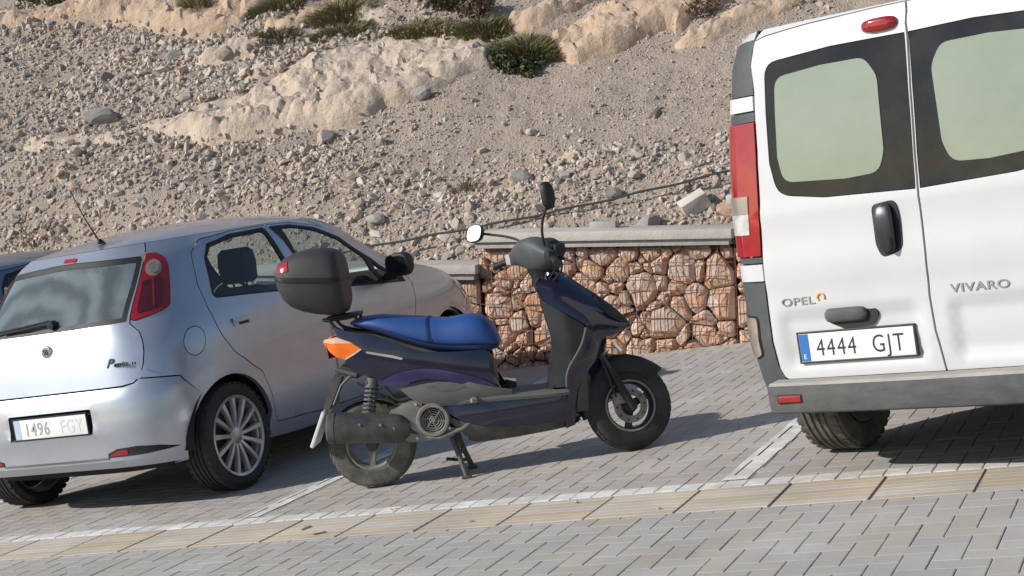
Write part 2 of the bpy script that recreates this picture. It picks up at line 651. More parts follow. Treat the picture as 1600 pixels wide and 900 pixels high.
def paving(name, bricks, m, individuals=300, zj=0.0011):
    base_x = [b[0] for b in bricks]; base_y = [b[1] for b in bricks]
    x0, x1 = min(base_x) - 0.1, max(base_x) + 0.1
    y0, y1 = min(b[1] - b[3] / 2 for b in bricks), max(b[1] + b[3] / 2 for b in bricks)
    root = mesh_np(name, [(x0, y0, -0.0075), (x1, y0, -0.0075), (x1, y1, -0.0075), (x0, y1, -0.0075)], [(0, 1, 2, 3)], MATS["joint_sand"])
    tag(root, kind='structure')
    rank = [(view_rank(b[0], b[1]), i) for i, b in enumerate(bricks)]
    rank.sort()
    near = set(i for r, i in rank[:individuals] if r < 1e8)
    cache = {}
    VV, FF, nb = [], [], 0
    for i, (cx, cy, sx, sy) in enumerate(bricks):
        dz = NR.uniform(-zj, zj)
        if i in near:
            key = (round(sx, 3), round(sy, 3))
            if key not in cache:
                V, F = brick_geo(sx, sy)
                o = mesh_np("brick", V, F, m, root)
                cache[key] = o
            else:
                o = cache[key].copy(); link(o, root)
            o.location = (cx, cy, dz)
            o.rotation_euler = (NR.uniform(-.0016, .0016), NR.uniform(-.0012, .0012), NR.uniform(-.004, .004))
        else:
            V, F = brick_geo(sx, sy)
            tx, ty = NR.uniform(-.0016, .0016), NR.uniform(-.0012, .0012)
            V = V + [0, 0, dz]; V[:, 2] += V[:, 0] * tx + V[:, 1] * ty
            VV.append(V + [cx, cy, 0]); FF.append(F + nb); nb += len(V)
    o = mesh_np("brick_bed", np.vstack(VV), np.vstack(FF), m, root)
    tag(o, kind='stuff')
    return root

road = paving("road_paving", herring(PX0, PX1, 2.6, 6.19, (-2.2, 5.90)), MATS["road_brick"])
bay = paving("parking_paving", herring(PX0, PX1, 6.735, 11.62, (-2.0, 7.32)), MATS["bay_brick"])

# beige ribbed gutter tiles and the white edging course
tile_strip = mesh_np("gutter_strip", [(PX0, 6.19, -0.006), (PX1, 6.19, -0.006), (PX1, 6.611, -0.006), (PX0, 6.611, -0.006)], [(0, 1, 2, 3)], MATS["joint_sand"])
tag(tile_strip, kind='structure')
mb = MB()
mb.box((0, 0, -0.0105), (0.392, 0.412, 0.017), 0.003)
for k in range(7):
    y = -0.174 + 0.058 * k
    mb.prism([(y - 0.0275, -0.004), (y + 0.0275, -0.004), (y + 0.0262, 0.0), (y - 0.0262, 0.0)], -0.1925, 0.1925, lambda u, v, h: (h, u, v))
tile0 = None
k = 0
x = -1.38 - 0.2 - 0.4 * 23
while x < PX1:
    if tile0 is None:
        tile0 = mb.build("tile", MATS["beige_tile"], tile_strip, smooth=None); o = tile0
    else:
        o = tile0.copy(); link(o, tile_strip)
    o.location = (x, 6.4005, NR.uniform(-.0015, .0015))
    o.rotation_euler = (0, NR.uniform(-.004, .004), 0)
    x += 0.4
edge = mesh_np("edging_course", [(PX0, 6.611, -0.017), (PX1, 6.611, -0.017), (PX1, 6.735, -0.017), (PX0, 6.735, -0.017)], [(0, 1, 2, 3)], MATS["joint_sand"])
tag(edge, kind='structure')
V, F = brick_geo(0.1, 0.122, gap=0.003)
b0 = None
x = PX0 + 0.05
while x < PX1:
    if b0 is None:
        b0 = mesh_np("brick", V, F, MATS["white_paint"], edge); o = b0
    else:
        o = b0.copy(); link(o, edge)
    o.location = (x, 6.673, NR.uniform(-.002, .002))
    o.rotation_euler = (0, 0, NR.uniform(-.02, .02))
    x += 0.1

# painted bay lines lying on the brick tops, open along the brick joint
def bay_line(xl, xr, xj, y0, y1, ph):
    mb = MB(); y = y0; k = ph
    while y < y1:
        e = min(y + 0.0985, y1)
        l, r_ = xl + RNG.uniform(-.004, .004), xr + RNG.uniform(-.004, .004)
        spans = [(l, r_)] if k % 4 == 0 else [(l, xj - 0.006), (xj + 0.006, r_)]
        for a, b in spans:
            mb.add([(a, y, 0.0035), (b, y, 0.0035), (b, e, 0.0035), (a, e, 0.0035)], [(0, 1, 2, 3)])
        y += 0.1; k += 1
    o = mb.build("bay_marking", MATS["white_paint"], None, smooth=None)
    tag(o, kind='structure')
bay_line(-2.128, -2.010, -2.092, 6.737, 11.55, 0)
bay_line(-4.625, -4.522, -4.592, 6.737, 11.55, 2)
bay_line(-7.125, -7.02, -7.09, 6.737, 11.55, 1)

# ================================================================== stone filled wire baskets with concrete copings
TILT = rad(6.8)
def clip_half(poly, mx, my, nx, ny):
    out = []
    n = len(poly)
    for i in range(n):
        a, b = poly[i], poly[(i + 1) % n]
        da = (a[0] - mx) * nx + (a[1] - my) * ny
        db = (b[0] - mx) * nx + (b[1] - my) * ny
        if da <= 0: out.append(a)
        if da * db < 0:
            t = da / (da - db)
            out.append((a[0] + (b[0] - a[0]) * t, a[1] + (b[1] - a[1]) * t))
    return out

def gabion(x0, label, seed):
    rr = random.Random(seed)
    W, Hh = 2.06, 1.16
    root = empty("gabion_wall", (x0, 11.62, 0.985 - 0.0), 0, label, "gabion wall", "stone filled wire baskets along the foot of the hill")
    root.rotation_euler = (0, TILT, 0)
    # local: x along the coping, y into the hill, z up; z = 0 is the top of the stones
    pts = []
    tries = 0
    while len(pts) < 130 and tries < 6000:
        tries += 1
        p = (rr.uniform(0.02, W - 0.02), rr.uniform(-Hh, -0.02), rr.choice((0.05, 0.075, 0.10, 0.12, 0.15)))
        if all((p[0] - q[0]) ** 2 + (p[1] - q[1]) ** 2 > ((p[2] + q[2]) * 0.55) ** 2 for q in pts):
            pts.append(p)
    for i, p in enumerate(pts):
        poly = [(0.005, -Hh), (W - 0.005, -Hh), (W - 0.005, -0.01), (0.005, -0.01)]
        for j, q in enumerate(pts):
            if i == j: continue
            dx, dy = q[0] - p[0], q[1] - p[1]
            d = math.hypot(dx, dy)
            if d > 0.6: continue
            t = 0.5 + 0.5 * (p[2] ** 2 - q[2] ** 2) / (d * d) * 0.8
            t = min(max(t, 0.2), 0.8)
            gap = rr.uniform(-0.001, 0.006)
            poly = clip_half(poly, p[0] + dx * t - dx / d * gap, p[1] + dy * t - dy / d * gap, dx / d, dy / d)
            if len(poly) < 3: break
        if len(poly) < 3: continue
        cx = sum(a for a, b in poly) / len(poly); cy = sum(b for a, b in poly) / len(poly)
        rad_ = max(math.hypot(a - cx, b - cy) for a, b in poly)
        if rad_ < 0.02: continue
        # knock off corners so gaps open between stones, then wobble
        q = []
        for a, b in rpoly(poly, rad_ * rr.uniform(0.05, 0.26), 1):
            s = rr.uniform(0.95, 1.02)
            q.append((cx + (a - cx) * s, cy + (b - cy) * s))
        n = len(q)
        dep = rr.uniform(0.10, 0.16)
        y0 = rr.uniform(0.0, 0.035)
        rings = []
        for (s, y, jit) in ((0.8, dep, 0.0), (1.0, y0 + 0.04, 0.006), (rr.uniform(0.86, 0.95), y0 + 0.012, 0.012), (rr.uniform(0.45, 0.72), y0 - 0.004, 0.012)):
            ox, oy = rr.uniform(-.012, .012), rr.uniform(-.012, .012)
            rings.append([(cx + (a - cx) * s + ox * (s < 0.95) + rr.uniform(-jit, jit) * .5, max(0.002, y + rr.uniform(-jit, jit)), cy + (b - cy) * s + oy * (s < 0.95)) for a, b in q])
        mbs = MB()
        mbs.loft(rings, cap=False)
        mbs.add(rings[-1] + [(cx + rr.uniform(-.02, .02), max(0.0, y0 - 0.012), cy + rr.uniform(-.02, .02))], [(k, (k + 1) % n, n) for k in range(n)])
        mbs.build("stone", MATS["gabion_stone"], root, smooth=18)
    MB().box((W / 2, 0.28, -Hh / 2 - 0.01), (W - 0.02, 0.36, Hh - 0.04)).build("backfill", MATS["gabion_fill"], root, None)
    wires = MB()
    zz = -0.03
    while zz > -Hh:
        wires.tube([(0.0, -0.009, zz), (W * .33, -0.009 + rr.uniform(-.008, .004), zz + rr.uniform(-.006, .006)), (W * .66, -0.009 + rr.uniform(-.008, .004), zz + rr.uniform(-.006, .006)), (W, -0.009, zz)], 0.0034, 4, False); zz -= 0.105
    xx = 0.01
    while xx < W:
        wires.tube([(xx, -0.013, 0.0), (xx + rr.uniform(-.004, .004), -0.013, -Hh / 2), (xx, -0.013, -Hh)], 0.0027, 4, False); xx += 0.054
    wires.build("wire_mesh", MATS["rusty_wire"], root, 30)
    cop = MB()
    cop.box((W / 2 + 0.0, 0.15, 0.080), (W + 0.05, 0.46, 0.072), 0.008)
    cop.build("coping", MATS["concrete"], root, 30)
    MB().box((W / 2, 0.165, 0.018), (W - 0.01, 0.43, 0.046), 0.004).build("mortar_bed", MATS["concrete_dark"], root, 30)
    return root

for kk, (lab, sd) in {-2: ("stone filled wire basket wall hidden behind the silver hatchback", 21),
                      -1: ("lower stone basket wall with concrete coping past the silver hatchback's bonnet", 5),
                      0: ("reddish stone basket wall with concrete coping behind the scooter", 8),
                      1: ("stone basket wall largely hidden behind the white van", 13)}.items():
    gabion(-5.36 + 2.09 * kk, lab, sd)

# ================================================================== the hillside
def terr(x, y):
    x = np.asarray(x, float); y = np.asarray(y, float)
    plane = 0.93 - 0.12 * (np.minimum(x, -3.4) + 4.4) + 0.58 * (y - 12.05)
    z = np.minimum(plane, 0.86 + 1.3 * (y - 12.05))          # the fill banked up behind the wall
    z = np.where(y < 12.9, z * 0.75 + 0.25 * np.minimum(plane, 0.86 + 1.15 * (y - 12.0)), z)
    far = np.clip((y - 18) / 10, 0, 1)
    z = z - far * 0.25 * (y - 18) * 0.6
    edge = np.clip((y - 12.05) / 0.5, 0, 1)
    u, v = x * 0.9 + y * 0.42, y * 0.9 - x * 0.42          # along and across the strata
    z = z + edge * (0.22 * fbm(u * 0.5, v, 0.55, 3, 3) + 0.07 * fbm(u * 0.45, v * 1.4, 2.2, 3, 9))
    z = z + (0.35 + 0.65 * edge) * (0.032 * fbm(x, y, 7.0, 3, 15) + 0.012 * fbm(x, y, 26.0, 2, 31))
    ridge = 1 - np.abs(fbm(u * 0.35, v * 1.7, 1.5, 3, 44))
    z = z + edge * 0.10 * np.clip(ridge - 0.75, 0, 1) * 4 * np.clip((y - 14.6) / 1.5, 0, 1)
    return z

xs = np.concatenate([np.arange(-60, -13.5, 1.5), np.arange(-13.5, -2.2, 0.033), np.arange(-2.2, 3.0, 0.12), np.arange(3.0, 40, 1.5)])
ys = np.concatenate([np.arange(11.98, 16.9, 0.033), np.arange(16.9, 22, 0.25), np.arange(22, 60, 2.0)])
GX, GY = np.meshgrid(xs, ys)
GZ = terr(GX, GY)
nx, ny = len(xs), len(ys)
idx = np.arange(nx * ny).reshape(ny, nx)
F = np.stack([idx[:-1, :-1], idx[:-1, 1:], idx[1:, 1:], idx[1:, :-1]], -1).reshape(-1, 4)
hill = mesh_np("hillside", np.stack([GX, GY, GZ], -1).reshape(-1, 3), F, MATS["scree"], None, 180)
tag(hill, kind='structure')

# pale bedrock breaking through the scree
OUT = {
    "A": ([(-9.87, 13.75), (-9.82, 13.99), (-9.29, 14.28), (-8.81, 14.4), (-8.5, 14.86), (-7.92, 15.07), (-7.37, 15.17), (-6.63, 15.12), (-6.36, 14.96), (-6.25, 14.57), (-6.42, 14.46), (-6.81, 14.09), (-7.17, 13.97), (-7.35, 13.75), (-8.06, 13.62), (-8.84, 13.46), (-9.29, 13.61)], 0.21, "pale_rock", "long pale slab of bedrock running across the middle of the hillside"),
    "B": ([(-11.26, 13.66), (-11.19, 13.99), (-10.78, 13.87), (-10.41, 13.79), (-10.09, 13.98), (-9.76, 13.88), (-9.87, 13.55), (-10.49, 13.55), (-10.93, 13.49)], 0.13, "pale_rock", "low pale rock lumps at the lower left end of the long bedrock slab"),
    "C": ([(-13.49, 15.83), (-13.85, 16.33), (-12.88, 16.35), (-12.3, 16.49), (-12.14, 16.84), (-9.69, 16.6), (-9.6, 15.87), (-10.02, 15.65), (-10.74, 15.72), (-11.4, 15.94), (-12.04, 15.93), (-12.55, 15.86)], 0.22, "pink_rock", "broad pinkish bedrock band along the top left edge of the slope"),
    "D": ([(-9.95, 15.07), (-9.87, 15.36), (-9.42, 15.45), (-9.09, 15.35), (-9.16, 15.09), (-9.48, 14.94), (-9.79, 14.95)], 0.16, "pale_rock", "orange tinted rock above the left end of the long pale slab"),
    "E": ([(-9.11, 14.61), (-9.02, 14.82), (-8.65, 14.84), (-8.59, 14.64), (-8.87, 14.52)], 0.12, "pale_rock", "small pale rock just above the long bedrock slab"),
    "F": ([(-9.32, 15.58), (-9.2, 15.82), (-8.58, 16.05), (-8.62, 15.8), (-8.95, 15.48)], 0.18, "pink_rock", "pinkish rock between the dry grass tufts near the top of the slope"),
    "G": ([(-8.18, 15.51), (-8.09, 15.75), (-7.8, 15.74), (-7.62, 15.47), (-7.84, 15.41)], 0.16, "pale_rock", "pale angular boulder beside the dark shrubs near the top"),
    "H": ([(-5.81, 15.01), (-5.59, 15.31), (-5.11, 15.82), (-3.91, 15.9), (-4.44, 15.01), (-4.62, 15.09), (-5.05, 14.75), (-5.46, 14.62)], 0.22, "pink_rock", "sloping pinkish bedrock face to the right of the green grass tuft"),
    "I": ([(-6.33, 15.26), (-6.02, 15.6), (-5.74, 15.95), (-5.29, 15.95), (-5.72, 15.3), (-6.0, 15.1)], 0.16, "pink_rock", "narrow pinkish ledge above the green grass tuft"),
    "J": ([(-4.47, 14.83), (-4.25, 15.14), (-3.97, 15.33), (-3.4, 15.6), (-3.3, 15.2), (-3.81, 14.93), (-4.17, 14.74)], 0.18, "pink_rock", "brownish bedrock at the top beside the white van's roof"),
    "K": ([(-10.5, 13.13), (-10.51, 13.26), (-10.28, 13.28), (-10.25, 13.15), (-10.33, 13.05)], 0.09, "pale_rock", "small whitish rock above the silver hatchback's aerial"),
    "L": ([(-7.21, 12.81), (-7.17, 13.02), (-7.03, 13.22), (-6.91, 13.32), (-6.91, 13.16), (-7.02, 12.95), (-7.09, 12.76)], 0.05, "pale_rock", "thin pale streak of rock in the scree above the hatchback's roof"),
}
OUT_POLY = []
def outcrop(key):
    poly, hm, mname, lab = OUT[key]
    sm = [(a, b) for a, b in smooth_line(poly, 4, closed=True)]
    sm = [(a + 0.05 * float(fbm(np.array(a), np.array(b), 5.0, 3, 71)), b + 0.05 * float(fbm(np.array(a), np.array(b), 5.0, 3, 83))) for a, b in sm]
    OUT_POLY.append(np.array(sm))
    loop = sm + [sm[0]]
    segs = np.array(loop)
    cx, cy = np.mean(sm, 0)
    base = terr(cx, cy)
    def f(u, v):
        P = np.stack([u, v], -1)
        d = dist_line(P, segs)
        ylo = np.full(len(u), 1e9); yhi = np.full(len(u), -1e9)
        for a, b in zip(segs[:-1], segs[1:]):
            lo, hi = min(a[0], b[0]) - 1e-6, max(a[0], b[0]) + 1e-6
            t = (u - a[0]) / (b[0] - a[0]) if abs(b[0] - a[0]) > 1e-9 else np.zeros_like(u)
            yy = a[1] + (b[1] - a[1]) * t
            ok = (u >= lo) & (u <= hi)
            ylo = np.where(ok, np.minimum(ylo, yy), ylo); yhi = np.where(ok, np.maximum(yhi, yy), yhi)
        t = np.clip((v - ylo) / np.maximum(yhi - ylo, 0.05), 0, 1)
        h = hm * (1 - np.exp(-np.maximum(d, 0) / 0.055)) * (1 - 0.75 * t)
        cr = np.abs(fbm(u * 0.8 + v * 0.5, v * 0.9 - u * 0.5, 2.6, 4, 5))
        h = h * (0.8 + 0.55 * np.clip(cr * 2.2, 0, 0.5)) + np.minimum(d, 0.1) / 0.1 * (0.03 * fbm(u * .6 + v * .3, v * 1.3, 4.0, 4, 7) + 0.016 * fbm(u, v, 17.0, 3, 17))
        s_ = (v * 0.95 - u * 0.33) * 4.2 + 1.1 * fbm(u, v, 1.6, 3, 61)            # bedding ledges
        q_ = (u * 0.9 + v * 0.5) * 1.7 + 1.3 * fbm(u, v, 1.3, 3, 67)                # cross joints
        e_ = np.clip(d / 0.12, 0, 1)
        h = h + e_ * (0.034 * (s_ - np.floor(s_) - 0.5) * (0.4 + 0.6 * (np.sin(np.floor(s_) * 2.7) > -0.2)) + 0.024 * (q_ - np.floor(q_) - 0.5))
        z = terr(u, v) + h - 0.03
        # nudge the front face downhill so it can overhang a little
        return np.stack([u, v - 0.25 * np.maximum(h, 0), z], -1)
    o = panel("rock_outcrop", sm, [], f, MATS[mname], None, res=0.028, thick=0.12, smooth=28)
    o.data.transform(Matrix.Translation((-cx, -cy, -float(base))))
    o.location = (cx, cy, float(base))
    tag(o, lab, "rock")
for k_ in OUT: outcrop(k_)

# loose stones
def ico():
    bm = bmesh.new(); bmesh.ops.create_icosphere(bm, subdivisions=1, radius=1.0)
    V = np.array([v.co[:] for v in bm.verts]); F = np.array([[v.index for v in f.verts] for f in bm.faces]); bm.free()
    return V, F
ICO_V, ICO_F = ico()
def chip(rs):
    V = ICO_V * (1 + rs.uniform(-.5, .45, (len(ICO_V), 1)))
    V = np.clip(V, -rs.uniform(.45, .95, 3), rs.uniform(.45, .95, 3))       # broken flat faces
    return V * rs.uniform(0.55, 1.25, 3) * np.array([1.15, 0.95, 0.72])
def rotm(rs):
    q = Quaternion(rs.normal(size=4)); q.normalize()
    return np.array(q.to_matrix())
rs = np.random.RandomState(3)
CH = [chip(rs) for _ in range(60)]
def in_rock(x, y):
    p = np.array([[x, y]])
    return any(inside(p, q)[0] for q in OUT_POLY)
N = 62000
sx = rs.uniform(-13.4, -3.0, N); sy = 12.05 + (rs.uniform(0, 1, N) ** 1.15) * 4.4
dens = 0.5 + 0.5 * fbm(sx * 0.9 + sy * .42, sy * 1.5 - sx * .6, 0.9, 3, 51)
smoothz = np.clip((sx + 7.4) / 0.8, 0, 1) * np.clip((sy - 13.0) / 0.4, 0, 1)        # finer scree to the right
left = np.clip((-sx - 7.5) / 2.0, 0, 1)
size = rs.lognormal(-4.2, 0.52, N) * (0.72 + 0.75 * dens) * (1 - 0.45 * smoothz) * (1 + 0.15 * left)
size = np.clip(size, 0.010, 0.07)
keep = rs.uniform(0, 1, N) < np.clip(0.1 + 1.3 * dens, 0, 1) * (1 - 0.35 * smoothz)
pts2 = np.stack([sx, sy], -1)
inr = np.zeros(N, bool)
for q in OUT_POLY: inr |= inside(pts2, q)
bd = np.full(N, 9.0)
for q in OUT_POLY: bd = np.minimum(bd, dist_line(pts2, np.vstack([q, q[:1]])))
keep &= ~(inr & (rs.uniform(0, 1, N) < np.clip(0.45 + bd * 4.0, 0, 0.97)))
sink = np.where(inr, 0.0, 1.0)
sx, sy, size, inr = sx[keep], sy[keep], size[keep], inr[keep]
sz = terr(sx, sy) + np.where(inr, 0.06, 0.0)
VV = np.empty((len(sx), len(ICO_V), 3)); 
for i in range(len(sx)):
    VV[i] = (CH[i % 60] @ rotm(rs).T) * size[i] + (sx[i], sy[i], sz[i] + size[i] * 0.22)
FF = (ICO_F[None] + (np.arange(len(sx)) * len(ICO_V))[:, None, None]).reshape(-1, 3)
rub = mesh_np("rubble", VV.reshape(-1, 3), FF, MATS["scree_stone"], None)
tag(rub, kind='stuff')

# the larger loose stones, one object each
ROCK_ME = []
for i in range(9):
    bm = bmesh.new(); bmesh.ops.create_icosphere(bm, subdivisions=2, radius=1.0)
    cl = [(Vector(rs.normal(size=3)).normalized(), rs.uniform(0.5, 0.85)) for _ in range(9)]
    for v in bm.verts:
        for n_, d_ in cl:
            e_ = v.co.dot(n_) - d_
            if e_ > 0: v.co -= n_ * e_
        v.co *= 1 + rs.uniform(-.04, .04)
    me = bpy.data.meshes.new("stone"); bm.to_mesh(me); bm.free()
    me.materials.append(MATS["grey_rock"] if i % 3 == 0 else MATS["scree_stone"])
    ROCK_ME.append(me)
n_r = 0
while n_r < 190:
    x, y = rs.uniform(-13.2, -3.2), 12.08 + rs.uniform(0, 1) ** 1.5 * 4.0
    if in_rock(x, y): continue
    d_ = 0.5 + 0.5 * float(fbm(np.array(x * 0.9 + y * .42), np.array(y * 1.5 - x * .6), 0.9, 3, 51))
    if rs.uniform() > d_ * 1.3: continue
    if x > -7.2 and y > 13.0 and rs.uniform() < 0.8: continue
    s = float(np.clip(rs.lognormal(-3.1, 0.36), 0.035, 0.10))
    o = bpy.data.objects.new("stone", ROCK_ME[rs.randint(9)])
    o.scale = (s * rs.uniform(0.9, 1.5), s * rs.uniform(.8, 1.1), s * rs.uniform(.55, .9))
    o.rotation_euler = (rs.uniform(-.4, .7), rs.uniform(-.4, .4), rs.uniform(0, 6.28))
    o.location = (x, y, float(terr(x, y)) + s * 0.22)
    link(o)
    tag(o, "loose broken stone lying on the scree of the hillside", "stone", "loose stones scattered over the hillside")
    n_r += 1
def big_stone(x, y, sc, rot, me_i, lab, m=None):
    me = ROCK_ME[me_i].copy()
    if m: me.materials.clear(); me.materials.append(MATS[m])
    o = bpy.data.objects.new("boulder", me); link(o)
    o.scale = sc; o.rotation_euler = rot
    o.location = (x, y, float(terr(x, y)) + sc[2] * 0.3)
    tag(o, lab, "rock")
big_stone(-10.62, 14.12, (0.26, 0.16, 0.12), (0.3, 0.2, 0.4), 3, "dark grey flat boulder above the low pale rock lumps at the left", "grey_rock")
big_stone(-9.46, 15.05, (0.16, 0.12, 0.12), (0.5, 0.1, 1.0), 4, "whitish stone with a dark shaded side by the orange tinted rock", "pale_rock")
big_stone(-5.42, 12.86, (0.12, 0.08, 0.09), (0.3, 0.5, 0.2), 5, "grey split rock above the upright scooter mirror", "grey_rock")
big_stone(-6.80, 14.06, (0.12, 0.09, 0.10), (0.5, 0.3, 0.6), 6, "grey rock in the shaded notch under the long pale slab", "grey_rock")
big_stone(-3.44, 12.2, (0.14, 0.10, 0.10), (0.2, 0.4, 0.9), 7, "reddish stone beside the van's tail lamp above the basket wall", "gabion_stone")
big_stone(-10.3, 15.3, (0.15, 0.11, 0.09), (0.4, 0.2, 0.3), 1, "flat grey stone under the pinkish bedrock band", "grey_rock")
big_stone(-6.62, 12.42, (0.11, 0.08, 0.06), (0.2, 0.2, 0.5), 2, "flat pale stone above the hatchback's windscreen", "scree_stone")

# black cable laid across the foot of the slope
CAB0, CAB1 = Vector((-6.40040738, 12.05, 1.11265593)), Vector((-3.47693628, 12.36, 1.26196276))
cp = [CAB0 + (CAB1 - CAB0) * t - Vector((0, 0, 0.03 * math.sin(math.pi * min(max(t, 0), 1)) + 0.006 * math.sin(t * 31))) for t in np.linspace(-0.35, 1.2, 40)]
ca = MB().tube(cp, 0.010, 7).build("cable", MATS["cable_black"], None)
tag(ca, "black cable running across the rubble above the basket walls", "cable")

# broken concrete blocks behind the coping
def conc(x, y, d, rot, lab, zz=None):
    b = MB().box((0, 0, 0), d, 0.008).build("concrete_block", MATS["concrete_dark"] if d[0] < .22 else MATS["concrete"], None, 30)
    b.location = (x, y, zz if zz else float(terr(x, max(y, 12.05))) + d[2] * 0.4); b.rotation_euler = rot
    tag(b, lab, "block")
conc(-4.37, 11.88, (0.21, 0.12, 0.06), (0, 0.12, 0.05), "small grey concrete block lying on the coping of the basket wall", 1.005)
conc(-3.74, 12.24, (0.22, 0.16, 0.12), (0.3, -0.4, 0.4), "tilted grey concrete lump on the rubble near the van")

# ------------------------------------------------------------------ plants
mat("grass_green", (0.135, 0.14, 0.05), 0.8, col2=(0.22, 0.19, 0.085), nscale=3, island=0.35)
mat("leaf_dark", (0.05, 0.065, 0.022), 0.75, col2=(0.085, 0.085, 0.035), nscale=3, island=0.35)
mat("grass_dry", (0.27, 0.205, 0.09), 0.85, col2=(0.19, 0.16, 0.075), nscale=3, island=0.3)
mat("twig_brown", (0.14, 0.085, 0.055), 0.9, col2=(0.2, 0.13, 0.09), nscale=3, island=0.3)
def tuft(name, x, y, wx, wy, h, n, m, lab, cat, stems=None, lean=0.9, leafw=0.005):
    """blades or twigs with small leaves rising from the slope"""
    rr = np.random.RandomState(int(abs(x * 100 + y * 10)) % 9999)
    root = empty(name, (x, y, float(terr(x, y))), 0, lab, cat)
    V, F = [], []
    for i in range(n):
        a = rr.uniform(0, 6.283); q = rr.uniform(0, 1) ** 0.6
        px, py = q * wx * math.cos(a), q * wy * math.sin(a)
        pz = float(terr(x + px, y + py)) - float(terr(x, y)) - 0.01
        hh = h * rr.uniform(0.35, 1.0) * (1 - 0.55 * q * q)
        d = Vector((math.cos(a) * lean * rr.uniform(0, 1) + rr.uniform(-.3, .3), math.sin(a) * lean * rr.uniform(0, 1) - 0.1 + rr.uniform(-.3, .3), 1)).normalized()
        side = d.cross(Vector((rr.normal(), rr.normal(), 0.1))).normalized() * leafw * rr.uniform(0.6, 1.4)
        p0 = Vector((px, py, pz)); p1 = p0 + d * hh * 0.55; p2 = p0 + (d + Vector((math.cos(a), math.sin(a), -.2)) * lean * 0.5).normalized() * hh
        b = len(V)
        V += [p0 - side, p0 + side, p1 + side * 0.8, p1 - side * 0.8, p2]
        F += [(b, b + 1, b + 2, b + 3), (b + 3, b + 2, b + 4)]
    MBx = MB(); MBx.add(V, F)
    MBx.build("foliage", MATS[m], root, None)
    if stems:
        s = MB()
        for i in range(stems):
            a = rr.uniform(0, 6.283); q = rr.uniform(0, 1)
            p0 = Vector((q * wx * .4 * math.cos(a), q * wy * .4 * math.sin(a), -0.03))
            p1 = p0 + Vector((math.cos(a) * wx * .4, math.sin(a) * wy * .4, h * rr.uniform(.5, .9)))
            s.tube([p0, (p0 + p1) / 2 + Vector((rr.uniform(-.03, .03), 0, .02)), p1], [0.009, 0.007, 0.003], 5)
        s.build("stem", MATS["twig_brown"], root, None)
    return root
def bush(name, x, y, wx, wy, h, n, m, lab, leaf=0.035, stems=7):
    rr = np.random.RandomState(int(abs(x * 77 + y * 13)) % 9999)
    root = empty(name, (x, y, float(terr(x, y))), 0, lab, "shrub")
    cl = [(rr.uniform(-wx, wx) * .75, rr.uniform(-wy, wy) * .75, rr.uniform(.25, .8) * h, rr.uniform(.25, .5)) for _ in range(9)]
    V, F = [], []
    for i in range(n):
        c = cl[rr.randint(9)]
        d = Vector(rr.normal(size=3)).normalized() * (rr.uniform(0.2, 1) ** .5)
        p = Vector((c[0] + d.x * wx * c[3], c[1] + d.y * wy * c[3], max(0.0, c[2] + d.z * h * c[3])))
        p.z += float(terr(x + p.x, y + p.y)) - float(terr(x, y))
        nn = (d + Vector(rr.normal(size=3)) * .6).normalized()
        s1 = nn.orthogonal().normalized(); s2 = nn.cross(s1)
        a = rr.uniform(0, 6.28)
        e1 = (s1 * math.cos(a) + s2 * math.sin(a)) * leaf * rr.uniform(.6, 1.3); e2 = nn.cross(e1).normalized() * leaf * .38
        b = len(V)
        V += [p - e1, p + e2, p + e1, p - e2]; F.append((b, b + 1, b + 2, b + 3))
    MB().add(V, F).build("foliage", MATS[m], root, None)
    s = MB()
    for i in range(stems):
        c = cl[i % 9]
        s.tube([(c[0] * .2, c[1] * .2, -0.03), (c[0] * .6, c[1] * .6, c[2] * .5), (c[0], c[1], c[2])], [0.014, 0.01, 0.004], 5)
    s.build("stem", MATS["twig_brown"], root, None)
    return root
tuft("grass_tuft", -5.98, 14.78, 0.36, 0.2, 0.30, 3200, "grass_green", "thick green grass tuft at the right end of the long pale slab", "grass", 5)
bush("shrub", -6.02, 14.52, 0.3, 0.12, 0.2, 700, "leaf_dark", "dark foliage standing in for the shade under the green grass tuft by the pale slab")  # dark leaves put in as the shade below the tuft
bush("shrub", -7.1, 15.62, 0.5, 0.2, 0.4, 1500, "leaf_dark", "dark green shrub at the top middle of the hillside")
bush("shrub", -6.75, 15.35, 0.3, 0.15, 0.28, 600, "twig_brown", "reddish brown dry shrub below the dark green shrub at the top middle", 0.03)
tuft("grass_tuft", -7.25, 15.2, 0.5, 0.14, 0.2, 2000, "grass_dry", "dry yellowish grass along the top edge of the long pale slab", "grass")
tuft("grass_tuft", -6.55, 15.15, 0.32, 0.14, 0.24, 2000, "grass_green", "green grass growing along the back of the long pale slab", "grass")
tuft("grass_tuft", -8.35, 15.62, 0.45, 0.2, 0.3, 2400, "grass_dry", "olive and straw coloured grass left of the pale angular boulder", "grass", 4)
tuft("grass_tuft", -8.25, 15.3, 0.45, 0.12, 0.18, 1600, "grass_green", "thin green grass under the pale angular boulder", "grass")
tuft("grass_tuft", -9.35, 15.95, 0.4, 0.16, 0.28, 2000, "grass_green", "green and yellow grass by the right end of the pinkish band", "grass")
tuft("grass_tuft", -9.1, 15.35, 0.35, 0.12, 0.2, 1400, "grass_dry", "dry brown grass below the pinkish rock near the top", "grass")
tuft("grass_tuft", -10.4, 16.0, 0.2, 0.12, 0.42, 1200, "grass_dry", "upright brown dry grass clump on the pinkish band", "grass", 4, 0.3)
bush("shrub", -13.1, 16.5, 0.7, 0.2, 0.32, 1500, "leaf_dark", "dark green shrub in the top left corner of the hillside")
bush("shrub", -4.33, 15.2, 0.24, 0.15, 0.28, 420, "twig_brown", "brown withered shrub on the bedrock near the van's roof", 0.028)
tuft("grass_tuft", -5.6, 14.75, 0.24, 0.08, 0.14, 300, "grass_dry", "small dry tuft between the green grass and the pinkish rock face", "grass")
